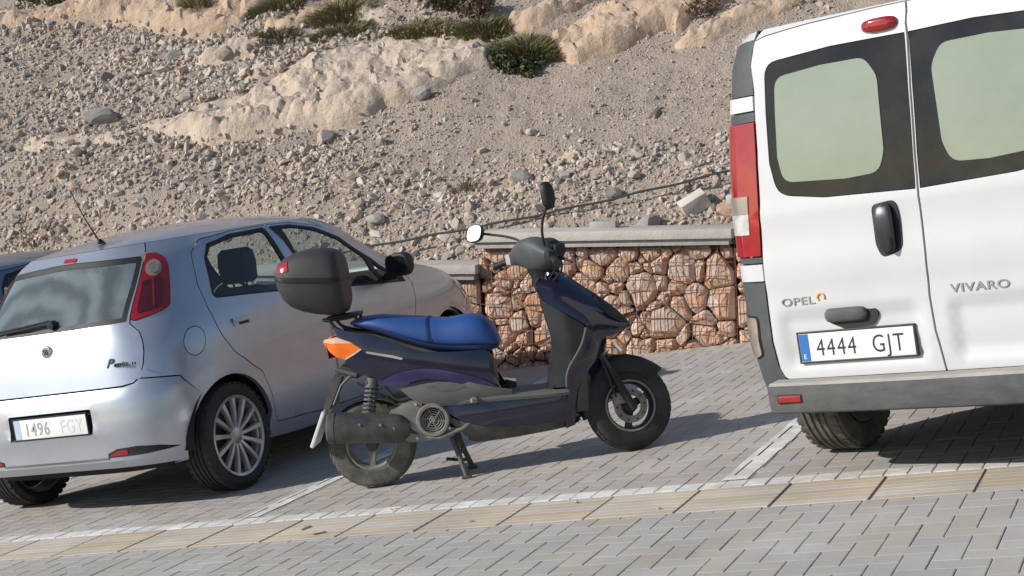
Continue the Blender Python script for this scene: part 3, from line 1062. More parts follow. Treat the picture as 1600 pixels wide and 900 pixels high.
tuft("grass_tuft", -5.95, 12.85, 0.12, 0.08, 0.2, 90, "grass_dry", "sparse dry stalks on the scree left of the upright mirror", "grass", 3)
tuft("grass_tuft", -10.5, 12.75, 0.3, 0.1, 0.16, 160, "grass_dry", "thin dry weeds on the scree above the left car", "grass")

# ================================================================== vehicle materials
mat("silver_paint", (0.48, 0.512, 0.572), 0.32, metal=0.64, col2=(0.455, 0.485, 0.545), nscale=9, coat=0.6, dirt=(0.40, 0.375, 0.33), dirt_amt=0.3, dirt_scale=2.2)
mat("steel_blue_paint", (0.16, 0.20, 0.27), 0.3, metal=0.6, coat=0.6, dirt=(0.3, 0.29, 0.27), dirt_amt=0.2)
mat("white_body", (0.575, 0.58, 0.592), 0.33, col2=(0.555, 0.56, 0.57), nscale=2.5, coat=0.35, dirt=(0.52, 0.50, 0.465), dirt_amt=0.25, dirt_scale=2.4)
mat("black_plastic", (0.014, 0.014, 0.015), 0.5, spec=0.3, col2=(0.022, 0.021, 0.021), nscale=14, bump=0.12, bscale=220)
mat("dusty_black", (0.03, 0.03, 0.03), 0.6, col2=(0.085, 0.08, 0.07), nscale=7, bump=0.15, bscale=160, dirt=(0.15, 0.135, 0.11), dirt_amt=0.35, dirt_scale=6)
mat("shield_grey", (0.012, 0.0145, 0.017), 0.5, spec=0.3, col2=(0.018, 0.021, 0.024), nscale=5, bump=0.1, bscale=200, dirt=(0.05, 0.047, 0.042), dirt_amt=0.25, dirt_scale=5)
mat("grey_plastic", (0.048, 0.056, 0.062), 0.6, col2=(0.065, 0.072, 0.078), nscale=6, bump=0.1, bscale=200, dirt=(0.16, 0.15, 0.13), dirt_amt=0.3, dirt_scale=5)
mat("step_pad", (0.40, 0.38, 0.345), 0.85, col2=(0.30, 0.285, 0.26), nscale=8, bump=0.3, bscale=120)
mat("bumper_grey", (0.065, 0.069, 0.073), 0.7, spec=0.3, col2=(0.10, 0.102, 0.102), nscale=9, bump=0.2, bscale=150, dirt=(0.20, 0.19, 0.17), dirt_amt=0.3, dirt_scale=4, stretch=(1, 1, 3))
mat("rubber_seal", (0.012, 0.012, 0.012), 0.6)
mat("dark_shell", (0.01, 0.01, 0.011), 0.9)
mat("tyre_rubber", (0.016, 0.0155, 0.015), 0.8, col2=(0.03, 0.028, 0.026), nscale=12, bump=0.2, bscale=120, dirt=(0.09, 0.083, 0.068), dirt_amt=0.3, dirt_scale=8)
mat("dusty_tyre", (0.045, 0.043, 0.038), 0.88, col2=(0.11, 0.104, 0.087), nscale=9, bump=0.25, bscale=120, dirt=(0.28, 0.265, 0.215), dirt_amt=0.65, dirt_scale=7)
mat("alloy", (0.66, 0.66, 0.67), 0.35, metal=0.75, col2=(0.42, 0.42, 0.42), nscale=9, dirt=(0.25, 0.23, 0.2), dirt_amt=0.4, dirt_scale=8)
mat("dark_metal", (0.05, 0.05, 0.052), 0.5, metal=0.6, dirt=(0.15, 0.135, 0.11), dirt_amt=0.4, dirt_scale=9)
mat("chrome", (0.75, 0.75, 0.76), 0.12, metal=1.0)
mat("red_lens", (0.36, 0.012, 0.014), 0.12, spec=0.6, coat=0.8, col2=(0.27, 0.008, 0.012), nscale=12)
mat("dark_red_lens", (0.05, 0.005, 0.008), 0.12, spec=0.6, coat=0.8, col2=(0.09, 0.008, 0.010), nscale=10)
mat("clear_lens", (0.55, 0.55, 0.54), 0.15, coat=0.8, col2=(0.38, 0.37, 0.36), nscale=20)
mat("smoky_lens", (0.22, 0.2, 0.185), 0.15, coat=0.8, col2=(0.34, 0.27, 0.2), nscale=16)
mat("lamp_ring", (0.42, 0.30, 0.26), 0.2, coat=0.7, col2=(0.30, 0.19, 0.16), nscale=20)
mat("amber_lens", (0.80, 0.17, 0.012), 0.15, coat=0.8, col2=(0.70, 0.13, 0.01), nscale=14)
mat("peach_lens", (0.62, 0.36, 0.26), 0.2, coat=0.6)
mat("plate_white", (0.80, 0.80, 0.795), 0.4, col2=(0.74, 0.74, 0.73), nscale=8)
mat("plate_blue", (0.03, 0.15, 0.42), 0.4)
mat("plate_letter", (0.03, 0.03, 0.035), 0.5)
mat("glare_grey_letter", (0.34, 0.35, 0.36), 0.5)  # dark lettering lightened: overexposure put into the colour
mat("glare_pale_letter", (0.60, 0.61, 0.61), 0.5)  # paler still, glare on the plate mixed into the letter colour
mat("glare_blue_strip", (0.42, 0.52, 0.64), 0.4)  # plate blue lightened to look overexposed
mat("badge_grey", (0.33, 0.335, 0.345), 0.35, metal=0.5)
mat("badge_dark", (0.05, 0.05, 0.055), 0.35, metal=0.4)
mat("orange_sticker", (0.80, 0.42, 0.14), 0.5)
mat("seat_fabric", (0.016, 0.018, 0.022), 0.9, col2=(0.026, 0.028, 0.034), nscale=40)
mat("trim_interior", (0.02, 0.022, 0.025), 0.85)
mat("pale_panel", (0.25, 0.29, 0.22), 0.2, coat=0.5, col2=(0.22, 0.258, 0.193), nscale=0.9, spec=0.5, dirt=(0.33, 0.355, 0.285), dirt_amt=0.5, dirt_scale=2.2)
mat("glass_border", (0.006, 0.0065, 0.007), 0.06, coat=0.0, spec=0.4, col2=(0.012, 0.012, 0.012), nscale=2.2, dirt=(0.07, 0.068, 0.063), dirt_amt=0.25, dirt_scale=5, stretch=None)
glass_mat("car_glass", (0.74, 0.82, 0.80), dust=(0.35, 0.36, 0.34), dust_amt=0.06)
glass_mat("dusty_glass", (0.42, 0.48, 0.48), dust=(0.33, 0.40, 0.43), dust_amt=0.40, dust_scale=3.2, gloss=0.1, swirl=True)

# ================================================================== wheels
def tyre_prof(R, w, rr):
    """(radius, across) outline of a tyre: tread with grooves, shoulders, sidewalls"""
    h = w / 2
    p = [(rr, -h * .78), (rr + .012, -h * .9), ((R + rr) / 2, -h * 1.0), (R - .022, -h * .95), (R - .006, -h * .78)]
    for g in (-.45, -.15, .15, .45):
        p += [(R, h * (g - .07)), (R - .009, h * (g - .05)), (R - .009, h * (g + .05)), (R, h * (g + .07))]
    p += [(R - .006, h * .78), (R - .022, h * .95), ((R + rr) / 2, h * 1.0), (rr + .012, h * .9), (rr, h * .78)]
    return p

def car_wheel(parent, loc, R, w, rr, spokes, side, tm, rm, split=True, rot=0.0, tread=40):
    """side +1: outer face towards +x, axle along x"""
    wt = MB().lathe(tyre_prof(R, w, rr), (0, 0, 0), 'x', 56).build("wheel", tm, parent, 30)
    wt.location = loc
    tb = MB()
    for k in range(tread):                                   # tread blocks across the shoulders
        a = 2 * math.pi * k / tread
        for sx in (-1, 1):
            M = Matrix.Rotation(a, 4, 'X') @ Matrix.Translation((sx * w * .36, 0, R - .0065))
            b = MB().box((0, 0, 0), (w * .17, 2 * math.pi * R / tread * .62, .010), .002); b.xf(M); tb.add(b.v, b.f)
    tb.build("tread", tm, wt, None)["kind"] = "stuff"
    mb = MB()
    o = side * w * .5
    mb.lathe([(rr + .004, -o * .9), (rr - .012, -o * .8), (rr - .02, 0), (rr - .02, o * .6), (rr - .004, o * .86), (rr + .006, o * .9), (rr + .002, o * .97), (rr - .012, o * .9), (rr - .016, o * .6)], (0, 0, 0), 'x', 48)
    mb.build("rim", rm, wt, 40)
    sp = MB()
    for k in range(spokes):
        a = 2 * math.pi * k / spokes + rot
        for dd in ((-.085, .085) if split else (0,)):
            pts = []
            for (r, hw, x) in ((.045, .011 if split else .012, o * .72), (rr * .55, .010 if split else .014, o * .84), (rr - .012, .0115 if split else .018, o * .86)):
                pts.append((r, hw, x))
            rings = []
            for (r, hw, x) in pts:
                aa = a + dd * min(1.0, r / (rr * .6)) * (1 if split else 0)
                c, s = math.cos(aa), math.sin(aa)
                ring = [(-hw, -.016), (hw, -.016), (hw * .7, .004), (-hw * .7, .004)]
                rings.append([(x + side * q, r * c - p * s, r * s + p * c) for p, q in ring])
            sp.loft(rings)
    sp.build("spoke", rm, wt, 30)["kind"] = "stuff"
    hb = MB().lathe([(.0, o * .80), (.03, o * .80), (.036, o * .76), (.06, o * .72), (.06, o * .4)], (0, 0, 0), 'x', 24)
    hb.build("hub", rm, wt, 40)
    MB().lathe([(.0, o * .25), (rr - .025, o * .25), (rr - .025, o * .1), (0, o * .1)], (0, 0, 0), 'x', 32).build("brake_disc", MATS["dark_metal"], wt, 40)
    return wt

def number_plate(parent, name, c, w, h, text_a, text_b, yaw=0.0, pitch=0.0, mats=("plate_letter", "plate_letter"), blue="plate_blue", frame="black_plastic", bold=0.0012, th=0.075, depth=0.01):
    """plate in its own frame: x right, z up, facing -y"""
    p = MB().box((0, 0, 0), (w, depth, h), .003).build(name, MATS["plate_white"], parent, 30)
    p.location = c; p.rotation_euler = (pitch, 0, yaw)
    f = MB()
    for (cx, cz, sx, sz) in ((0, h / 2 + .003, w + .016, .008), (0, -h / 2 - .003, w + .016, .008), (-w / 2 - .003, 0, .008, h), (w / 2 + .003, 0, .008, h)):
        f.box((cx, 0.001, cz), (sx, depth + .006, sz), .002)
    f.build("frame", MATS[frame], p, 30)
    MB().box((-w / 2 + .024, -depth / 2 - .0004, 0), (.042, .0016, h - .006), 0).build("blue_band", MATS[blue], p, None)
    face = Matrix.Translation((0, -depth / 2 - .0005, 0)) @ Matrix.Rotation(math.pi / 2, 4, 'X')
    text_mesh("country_letter", "E", .028, MATS["plate_white"], p, Matrix.Translation((-w / 2 + .014, -depth / 2 - .0014, -h / 2 + .012)) @ Matrix.Rotation(math.pi / 2, 4, 'X'), .0006)
    text_mesh("digits", text_a, th * 1.35, MATS[mats[0]], p, Matrix.Translation((-w / 2 + .075, -depth / 2 - .0005, -th * .49)) @ Matrix.Rotation(math.pi / 2, 4, 'X'), .0008, sx=.80, bold=bold, spacing=1.15)
    text_mesh("letters", text_b, th * 1.35, MATS[mats[1]], p, Matrix.Translation((w * .135, -depth / 2 - .0005, -th * .49)) @ Matrix.Rotation(math.pi / 2, 4, 'X'), .0008, sx=.80, bold=bold, spacing=1.15)
    return p

# ================================================================== a car body described by horizontal slices
class Slices:
    """each height z has a rounded plan outline; panels are cut out of that skin.
    A panel outline is a list of ('r', x, z) points on the rear, ('s', y, z) points on the right side."""
    def __init__(s, tab, ym):
        s.z = [r[0] for r in tab]; s.t = np.array([r[1:] for r in tab]); s.ym = ym
        t = np.linspace(0, 1, 1400)
        h = np.pi / 2 * t ** 7
        ph = np.concatenate([h, (np.pi - h[::-1])[1:]])
        X, Y = s.xy(ph, np.full(len(ph), 0.6))
        s.ph = ph
        s.arc = np.concatenate([[0], np.cumsum(np.hypot(np.diff(X), np.diff(Y)))])
    def par(s, z):
        return [np.interp(z, s.z, s.t[:, i]) for i in range(s.t.shape[1])]
    def xy(s, ph, z):
        w, yr, yf, nr, nf = s.par(z)
        sn, cs = np.abs(np.sin(ph)), np.cos(ph)
        rear = ph <= math.pi / 2
        n = np.where(rear, nr, nf)
        L = np.where(rear, s.ym - yr, yf - s.ym)
        return w * sn ** (2 / n), s.ym - np.sign(cs) * L * np.abs(cs) ** (2 / n)
    def f(s, a, z):
        """a > 0 right side, a < 0 left side"""
        ph = np.interp(np.abs(a), s.arc, s.ph)
        x, y = s.xy(ph, z)
        return np.stack([np.sign(a) * x, y, z], -1)
    def a_of(s, p):
        k, q, z = p[:3]
        w, yr, yf, nr, nf = [float(v) for v in s.par(z)]
        if k == 'r':
            ph = math.asin(min(1, (abs(q) / w) ** (nr / 2)))
            return math.copysign(np.interp(ph, s.ph, s.arc), q)
        if q <= s.ym:
            ph = math.acos(min(1, ((s.ym - q) / (s.ym - yr)) ** (nr / 2)))
        else:
            ph = math.pi - math.acos(min(1, ((q - s.ym) / (yf - s.ym)) ** (nf / 2)))
        return float(np.interp(ph, s.ph, s.arc))
    def poly(s, pts, r=0.0, seg=4):
        q = [(s.a_of(p), p[2]) + ((p[3],) if len(p) > 3 else ()) for p in pts]
        return rpoly(q, r, seg)
    def side_to(s, pts):
        return [(s.a_of(('s', y, z)), z) for y, z in pts]
    def rear_to(s, pts):
        return [(s.a_of(('r', x, z)), z) for x, z in pts]

def offset(poly, d):
    """polygon moved inwards by d (outwards when negative)"""
    P = np.array(poly); n = len(P)
    A = 0.5 * np.sum(P[:, 0] * np.roll(P[:, 1], -1) - np.roll(P[:, 0], -1) * P[:, 1])
    s = 1 if A > 0 else -1
    out = []
    for i in range(n):
        e1 = P[i] - P[i - 1]; e2 = P[(i + 1) % n] - P[i]
        n1 = np.array([-e1[1], e1[0]]) / max(np.hypot(*e1), 1e-9) * s
        n2 = np.array([-e2[1], e2[0]]) / max(np.hypot(*e2), 1e-9) * s
        m = n1 + n2; l = max(m @ m, 0.5)
        out.append(tuple(P[i] + m * (2 * d / l)))
    return out

def arc2(c, r, a0, a1, n=16):
    return [(c[0] + r * math.cos(rad(a0 + (a1 - a0) * k / n)), c[1] + r * math.sin(rad(a0 + (a1 - a0) * k / n))) for k in range(n + 1)]

# ================================================================== silver hatchback
def make_hatchback(loc, label, paint="silver_paint", detail=True):
    root = empty("hatchback_car", loc, rad(-3.2), label, "car", None)
    #        z     w     yr     yf    nr   nf
    tab = [(0.15, 0.74, 0.16, 4.37, 5.0, 3.9), (0.22, 0.79, 0.1, 4.47, 5.2, 3.9), (0.28, 0.815, 0.035, 4.53, 5.4, 3.9), (0.32, 0.825, 0.012, 4.55, 5.5, 3.9), (0.335, 0.828, 0.02, 4.55, 5.5, 3.9), (0.44, 0.838, 0.006, 4.57, 5.5, 3.9), (0.47, 0.84, -0.008, 4.57, 5.5, 3.9), (0.5, 0.842, 0.004, 4.57, 5.5, 3.9), (0.6, 0.845, 0.006, 4.55, 5.4, 3.8), (0.67, 0.845, 0.022, 4.52, 5.3, 3.7), (0.7, 0.845, 0.045, 4.5, 5.2, 3.7), (0.78, 0.84, 0.062, 4.42, 5.0, 3.7), (0.88, 0.83, 0.085, 4.23, 4.8, 3.7), (0.95, 0.815, 0.105, 4.01, 4.6, 3.7), (1.0, 0.798, 0.122, 3.732, 4.4, 3.58), (1.037, 0.784, 0.14, 3.545, 4.3, 3.48), (1.107, 0.755, 0.185, 3.332, 4.1, 3.41), (1.214, 0.705, 0.268, 3.1, 4.0, 3.4), (1.32, 0.65, 0.35, 2.9, 3.9, 3.5), (1.385, 0.608, 0.405, 2.74, 3.8, 3.5), (1.417, 0.575, 0.44, 2.64, 3.7, 3.5), (1.439, 0.535, 0.475, 2.56, 3.6, 3.4)]
    B = Slices(tab, 1.72)
    def fa(x, z):                                            # front point at a given x
        w, yr, yf, nr, nf = [float(v) for v in B.par(z)]
        ph = math.pi - math.asin(min(1, (abs(x) / w) ** (nf / 2)))
        return float(np.interp(ph, B.ph, B.arc))
    def S(pts): return B.side_to(pts)
    def Rr(pts): return B.rear_to(pts)
    P = MATS[paint]
    f = B.f
    ra, fa_c = (0.645, 0.30), (3.52, 0.30)
    # --- outlines -------------------------------------------------------
    rear_arch = [(ra[0] + (y - ra[0]) / .9, z) for y, z in arc2(ra, 0.345, 178, 12, 20)]
    front_arch = [(fa_c[0] + (y - fa_c[0]) / .9, z) for y, z in arc2(fa_c, 0.345, 172, 5, 20)]
    tail = rpoly([(0.652, 1.030, .008), (0.634, 1.040, .008), (0.690, 1.230, .1), (0.742, 1.374, .012), (0.800, 1.370, .05), (0.846, 1.345, .06), (0.866, 1.300, .08), (0.858, 1.190, .1), (0.846, 1.080, .02), (0.800, 1.060, .05)], .02, 4)
    side = ([(0.643, 0.768), (0.658, 0.80), (0.670, 0.86), (0.674, 0.92), (0.666, 0.974), (0.631, 1.019), (0.640, 1.058), (0.689, 1.220), (0.747, 1.392), (0.759, 1.434)] +
            S([(0.9, 1.434), (1.4, 1.434), (2.0, 1.434)]) + [(fa(0.50, 1.432), 1.432), (fa(0.565, 1.32), 1.32), (fa(0.64, 1.15), 1.15), (fa(0.70, 1.03), 1.03),
             (fa(0.68, 0.97), 0.97), (fa(0.64, 0.88), 0.88), (fa(0.60, 0.79), 0.79), (fa(0.64, 0.70), 0.70)] +
            S([(3.98, 0.63), (3.88, 0.52)]) + S(front_arch[::-1][3:]) + S([(3.15, 0.22), (2.82, 0.22), (2.4, 0.2), (1.4, 0.2), (1.0, 0.22)]) +
            S(rear_arch[::-1][:-6]) + S([(0.285, 0.708), (0.06, 0.760)]))
    door_r = S(rpoly([(1.70, 1.427, .02), (1.30, 1.425, .1), (0.95, 1.405, .08), (0.80, 1.335, .1), (0.69, 1.16, .1), (0.655, 1.02, .05), (0.655, 0.88, .15), (0.74, 0.755, .1), (0.965, 0.61, .08), (1.03, 0.47, .1), (1.06, 0.30, .05), (1.79, 0.275, .03), (1.795, 1.0, .0)], .02))
    door_f = S(rpoly([(1.71, 1.427, .02), (1.805, 1.0, .0), (1.80, 0.275, .03), (2.80, 0.275, .1), (2.86, 0.5, .1), (3.00, 0.72, .1), (3.05, 0.90, .02), (2.80, 1.06, .1), (2.55, 1.255, .1), (2.30, 1.362, .2), (2.0, 1.42, .1)], .02))
    fuel = [(0.972 + .078 * math.cos(t), 0.866 + .078 * math.sin(t)) for t in np.linspace(0, 2 * math.pi, 22)[:-1]]
    body = panel("body_side", side, [offset(door_r, -.003), offset(door_f, -.003), offset(tail, -.003), offset(fuel, -.002)], f, P, root, .05, .03)
    # --- doors with glass ------------------------------------------------
    win_r = S(rpoly([(0.735, 1.068, .03), (1.62, 1.005, .01), (1.655, 1.418, .02), (1.26, 1.410, .1), (0.98, 1.376, .06), (0.875, 1.30, .1)], .02))
    win_f = S(rpoly([(1.70, 0.998, .01), (2.99, 0.905, .01), (2.70, 1.10, .05), (2.45, 1.275, .15), (2.20, 1.366, .15), (1.95, 1.408, .05), (1.715, 1.417, .02)], .02))
    for nm, out, win, cuts in (("rear_door", door_r, win_r, [[(0.762, 1.080, .03), (1.585, 1.022, .02), (1.615, 1.400, .03), (1.27, 1.394, .08), (1.0, 1.358, .05), (0.898, 1.292, .1)]]),
                               ("front_door", door_f, win_f, [[(1.775, 1.008, .02), (2.62, 0.950, .02), (2.60, 1.13, .05), (2.42, 1.265, .12), (2.18, 1.352, .12), (1.96, 1.394, .05), (1.825, 1.398, .03)],
                                                              [(2.66, 0.945, .015), (2.93, 0.922, .01), (2.66, 1.085, .02)]])):
        d = panel(nm, offset(out, .003), [win], f, P, root, .05, .025)
        holes = [S(rpoly(c, .02)) for c in cuts]
        panel("window_trim", offset(win, .001), holes, f, MATS["rubber_seal"], d, .05, .012, inset=.006)
        for h in holes:
            panel("window", offset(h, -.004), [], f, MATS["car_glass"], d, .06, 0, inset=.010)
    hy = MB()
    def handle(y0, z0, par):
        c = f(np.array([B.a_of(('s', y0 + .065, z0))]), np.array([z0]))[0]
        m = MB().box((c[0] + .004, c[1], c[2]), (.012, .17, .052), .005); m.box((c[0] + .014, c[1] - .008, c[2] + .006), (.02, .14, .02), .007)
        m.build("door_handle", P, par)
        MB().box((c[0] + .012, c[1] + .01, c[2] - .012), (.004, .10, .014), .001).build("door_handle", MATS["black_plastic"], par)
    doors = {o.name.split('.')[0]: o for o in root.children}
    handle(0.815, 0.917, doors["rear_door"]); handle(1.92, 0.89, doors["front_door"])
    # --- tail lamp -------------------------------------------------------
    tl = panel("tail_lamp", tail, [], f, MATS["red_lens"], root, .03, .03, inset=-.004)
    inner = offset(tail, .022)
    zc = lambda q: [p for p in q]
    aR = lambda x, z: B.a_of(('r', x, z)); aS = lambda y, z: B.a_of(('s', y, z))
    panel("tail_lamp_lens", rpoly([(.668, 1.060), (.688, 1.15), (.706, 1.226), (.812, 1.234), (.812, 1.15), (.798, 1.084)], .012), [], f, MATS["dark_red_lens"], tl, .03, .004, inset=-.008)
    panel("indicator_lens", [(.775 + .047 * math.cos(t), 1.289 + .044 * math.sin(t)) for t in np.linspace(0, 6.283, 20)[:-1]], [], f, MATS["lamp_ring"], tl, .03, .004, inset=-.008)
    panel("lens_stripe", [(.752, 1.085), (.762, 1.087), (.768, 1.235), (.758, 1.234)], [], f, MATS["red_lens"], tl, .03, .002, inset=-.0095)
    panel("indicator_lens", [(.775 + .031 * math.cos(t), 1.289 + .030 * math.sin(t)) for t in np.linspace(0, 6.283, 18)[:-1]], [], f, MATS["smoky_lens"], tl, .03, .003, inset=-.011)
    panel("fuel_flap", offset(fuel, .003), [], f, P, root, .04, .015)
    # --- mirror and arch liners (right side), then everything mirrored -----
    m = MB()
    rings = []
    for (y, sx, sz) in ((-.075, .075, .062), (-.07, .085, .072), (.0, .088, .078), (.05, .07, .06), (.075, .03, .025)):
        rings.append([(0.935 + a, 2.70 + y, 1.035 + b) for a, b in sell(0, 0, sx, sz, 3.2, 20)])
    m.loft(rings); m.box((0.84, 2.72, 0.965), (.10, .06, .05), .012)
    mi = m.build("wing_mirror", MATS["black_plastic"], root)
    MB().prism(sell(0, 0, .07, .058, 3.2, 20), 0, .002, lambda u, v, h: (0.935 + u, 2.6235 - h, 1.035 + v)).build("mirror_glass", MATS["glass_border"], mi, 30)
    for c in (ra, fa_c):
        lin = MB()
        q = [(c[0] + (y - c[0]) / .9, z) for y, z in arc2(c, .365, 0, 180, 18)]
        lin.loft([[(x, y, z) for y, z in q] for x in (.50, .80)], cap=False, closed=False)
        lin.add([(.50, y, z) for y, z in q] + [(.50, c[0], c[1])], [(k, k + 1, len(q)) for k in range(len(q) - 1)])
        lin.build("arch_liner", MATS["dark_shell"], root, None)
    for o in list(root.children):
        mirror_copy(o, root)
    # --- hatch, whole width ------------------------------------------------
    both = lambda pts: [(a, z) for a, z in pts] + [(-a, z) for a, z in reversed(pts)]
    hatch = both([(0.30, 0.703), (0.52, 0.703), (0.59, 0.712), (0.628, 0.745), (0.652, 0.80), (0.664, 0.86), (0.668, 0.92), (0.660, 0.972), (0.624, 1.018), (0.632, 1.055), (0.682, 1.220), (0.740, 1.392), (0.752, 1.434), (0.3, 1.434)])
    glass_o = rpoly(both([(0.25, 1.026), (0.612, 1.030), (0.668, 1.20), (0.722, 1.366), (0.2, 1.384)]), .015)
    ht = panel("tailgate", hatch, [glass_o], f, P, root, .05, .025)
    panel("window_trim", offset(glass_o, .001), [offset(glass_o, .028)], f, MATS["rubber_seal"], ht, .05, .006, inset=.004)
    panel("rear_window", offset(glass_o, .020), [], f, MATS["dusty_glass"], ht, .06, 0, inset=.007)
    panel("brake_lamp", rpoly([(-.06, 1.390), (.20, 1.388), (.20, 1.408), (-.06, 1.410)], .006), [], f, MATS["red_lens"], ht, .03, .008, inset=-.004)
    em = f(np.array([aR(.012, .93)]), np.array([.93]))[0]
    MB().lathe([(0, -.012), (.034, -.010), (.036, -.004), (.036, .004)], (em[0], em[1], em[2]), 'y', 28).build("emblem", MATS["chrome"], ht)
    b = MB().lathe([(0, -.0135), (.027, -.0115), (.027, -.008)], (em[0], em[1], em[2]), 'y', 24).build("emblem_face", MATS["badge_grey"], ht)
    for dx in (-.011, 0, .011):
        MB().box((em[0] + dx, em[1] - .0135, em[2]), (.005, .003, .03), 0, Matrix.Rotation(rad(-12), 3, 'Y')).build("emblem_bar", MATS["badge_dark"], ht, None)
    c = f(np.array([aR(.42, .805)]), np.array([.805]))[0]
    Mx = Matrix.Translation((c[0], c[1] - .0015, c[2])) @ Matrix.Rotation(rad(8), 4, 'Z') @ Matrix.Rotation(math.pi / 2 - rad(12), 4, 'X')
    text_mesh("lettering", "P", .068, MATS["badge_dark"], ht, Mx, .002, shear=.45, bold=.0008)
    text_mesh("lettering", "unto", .04, MATS["badge_dark"], ht, Mx @ Matrix.Translation((.047, 0, .002)), .004, shear=.4, bold=.0004, spacing=1.05, sx=1.1)
    text_mesh("lettering", "1.3", .02, MATS["badge_dark"], ht, Mx @ Matrix.Translation((.165, .0, .006)), .006)
    wi = MB()
    wp = [f(np.array([aR(x, z)]), np.array([z]))[0] - np.array([0, .02, 0]) for x, z in ((-.32, 1.058), (-.15, 1.066), (.02, 1.078))]
    wi.tube(wp, [.007, .009, .012], 6); wi.tube([p + np.array([0, .0, .014]) for p in (wp[0] + np.array([-.12, .01, -.01]), wp[1], wp[2])], .008, 6)
    wi.lathe([(0, -.02), (.022, -.018), (.026, .02)], tuple(wp[2] + np.array([.02, 0, -.008])), 'y', 14)
    wi.build("wiper", MATS["black_plastic"], ht)
    # --- rear bumper -----------------------------------------------------
    bl = Rr([(0.25, 0.265), (0.55, 0.262), (0.70, 0.252)]) + S([(0.22, 0.24), (0.292, 0.245)]) + S(rear_arch[1:7]) + S([(0.279, 0.700), (0.06, 0.752)]) + Rr([(0.632, 0.76), (0.618, 0.738), (0.575, 0.704), (0.52, 0.694), (0.30, 0.694)])
    pl_hole = rpoly(Rr([(-.275, .462), (.315, .462), (.315, .602), (-.275, .602)]), .012)
    bp = panel("rear_bumper", both(bl), [pl_hole], f, P, root, .045, .03)
    panel("plate_recess", offset(pl_hole, -.004), [], f, MATS["dark_shell"], bp, .06, 0, inset=.028)  # black colour stands in for the shadow line around the plate
    refl = Rr([(0.375, 0.328), (0.375, 0.350), (0.44, 0.372), (0.555, 0.376), (0.66, 0.362), (0.728, 0.336), (0.60, 0.328)])
    for sgn in (1, -1):
        q = [(a * sgn, z) for a, z in refl]
        panel("fog_lamp_surround", q, [], f, MATS["black_plastic"], bp, .03, .006, inset=-.003)
        q = [(a * sgn, z) for a, z in Rr([(0.39, 0.333), (0.39, 0.346), (0.445, 0.362), (0.50, 0.365), (0.50, 0.335)])]
        panel("reflector", q, [], f, MATS["red_lens"], bp, .03, .006, inset=-.006)
    panel("bumper_seam", both(Rr([(0.2, 0.319), (0.376, 0.321), (0.376, 0.329), (0.2, 0.327)])), [], f, MATS["rubber_seal"], bp, .05, .004, inset=-.0015)
    number_plate(bp, "number_plate", (.022, .004, .527), .52, .11, "1496", "FGY", mats=("glare_grey_letter", "glare_pale_letter"), blue="glare_blue_strip", frame="black_plastic")  # letter and band colours carry the glare of a blown-out plate
    # --- roof, windscreen, bonnet, nose --------------------------------------
    aa = np.concatenate([np.linspace(-B.arc[-1], B.arc[-1], 160)[:-1]])
    ring = f(aa, np.full(len(aa), 1.438)); yc = 1.50
    rings = []
    for s_ in (1.0, .985, .95, .88, .78, .64, .46, .26, .08):
        rings.append([(x * s_, yc + (y - yc) * s_, 1.436 + .088 * (1 - s_ ** 2.1) - .0 * s_) for x, y, z in ring])
    mb = MB(); mb.loft(rings, cap=False); mb.add(rings[-1], [tuple(range(len(ring)))])
    rf = mb.build("roof", P, root, 60)
    lin = [[(x * .95, yc + (y - yc) * .95, z - .035) for x, y, z in r] for r in rings]
    mb = MB(); mb.loft(lin, cap=False); mb.add(lin[-1], [tuple(range(len(ring)))]); mb.build("headliner", MATS["trim_interior"], root, 60)
    ws = [(fa(.20, 1.43), 1.43), (fa(.495, 1.43), 1.43), (fa(.56, 1.32), 1.32), (fa(.635, 1.15), 1.15), (fa(.69, 1.04), 1.04), (fa(.5, 1.02), 1.02), (fa(.2, 1.015), 1.015)]
    amax = float(B.arc[-1])
    def around_front(pts):
        q = pts + [(2 * amax - a, z) for a, z in reversed(pts)]
        return q
    ff = lambda a, z: f(np.where(a > amax, a - 2 * amax, a), z)
    panel("windscreen", around_front(ws), [], ff, MATS["car_glass"], root, .08, .01, inset=.002)
    bn = [(fa(.15, 1.008), 1.008), (fa(.45, 1.008), 1.008), (fa(.672, 1.02), 1.02), (fa(.674, .97), .97), (fa(.634, .88), .88), (fa(.595, .795), .795), (fa(.5, .77), .77), (fa(.15, .765), .765)]
    panel("bonnet", around_front(bn), [], ff, P, root, .06, .02)
    fb = [(fa(.15, .757), .757), (fa(.5, .757), .757), (fa(.59, .78), .78), (fa(.636, .695), .695)] + S([(3.985, 0.622), (3.885, 0.51), (3.87, 0.24)]) + [(fa(.5, .2), .2), (fa(.15, .2), .2)]
    gr = rpoly([(fa(.42, .36), .36), (2 * amax - fa(.42, .36), .36), (2 * amax - fa(.36, .55), .55), (fa(.36, .55), .55)], .03)
    fbp = panel("front_bumper", around_front(fb), [gr], ff, P, root, .06, .025)
    panel("grille", offset(gr, -.005), [], ff, MATS["black_plastic"], fbp, .06, 0, inset=.02)
    hl = rpoly([(fa(.44, .63), .63), (fa(.50, .755), .755), (fa(.63, .81), .81), (fa(.71, .82), .82), (fa(.70, .68), .68)], .03)
    for sgn in (1, -1):
        panel("headlight", hl if sgn > 0 else [(2 * amax - a, z) for a, z in hl][::-1], [], ff, MATS["clear_lens"], root, .04, .01, inset=-.004)
    # --- dark inner shell, floor and cabin --------------------------------------
    sh = [(-amax + .001, .20), (amax - .001, .20), (amax - .001, .70), (fa(.1, .95), .95), (B.a_of(('s', 2.9, .9)), .88), (B.a_of(('s', 1.8, .97)), .95), (B.a_of(('s', .75, 1.0)), 1.0), (aS(.22, 1.0), 1.0), (aR(.5, .99), .99), (-aR(.5, .99), .99), (-aS(.22, 1.0), 1.0)]
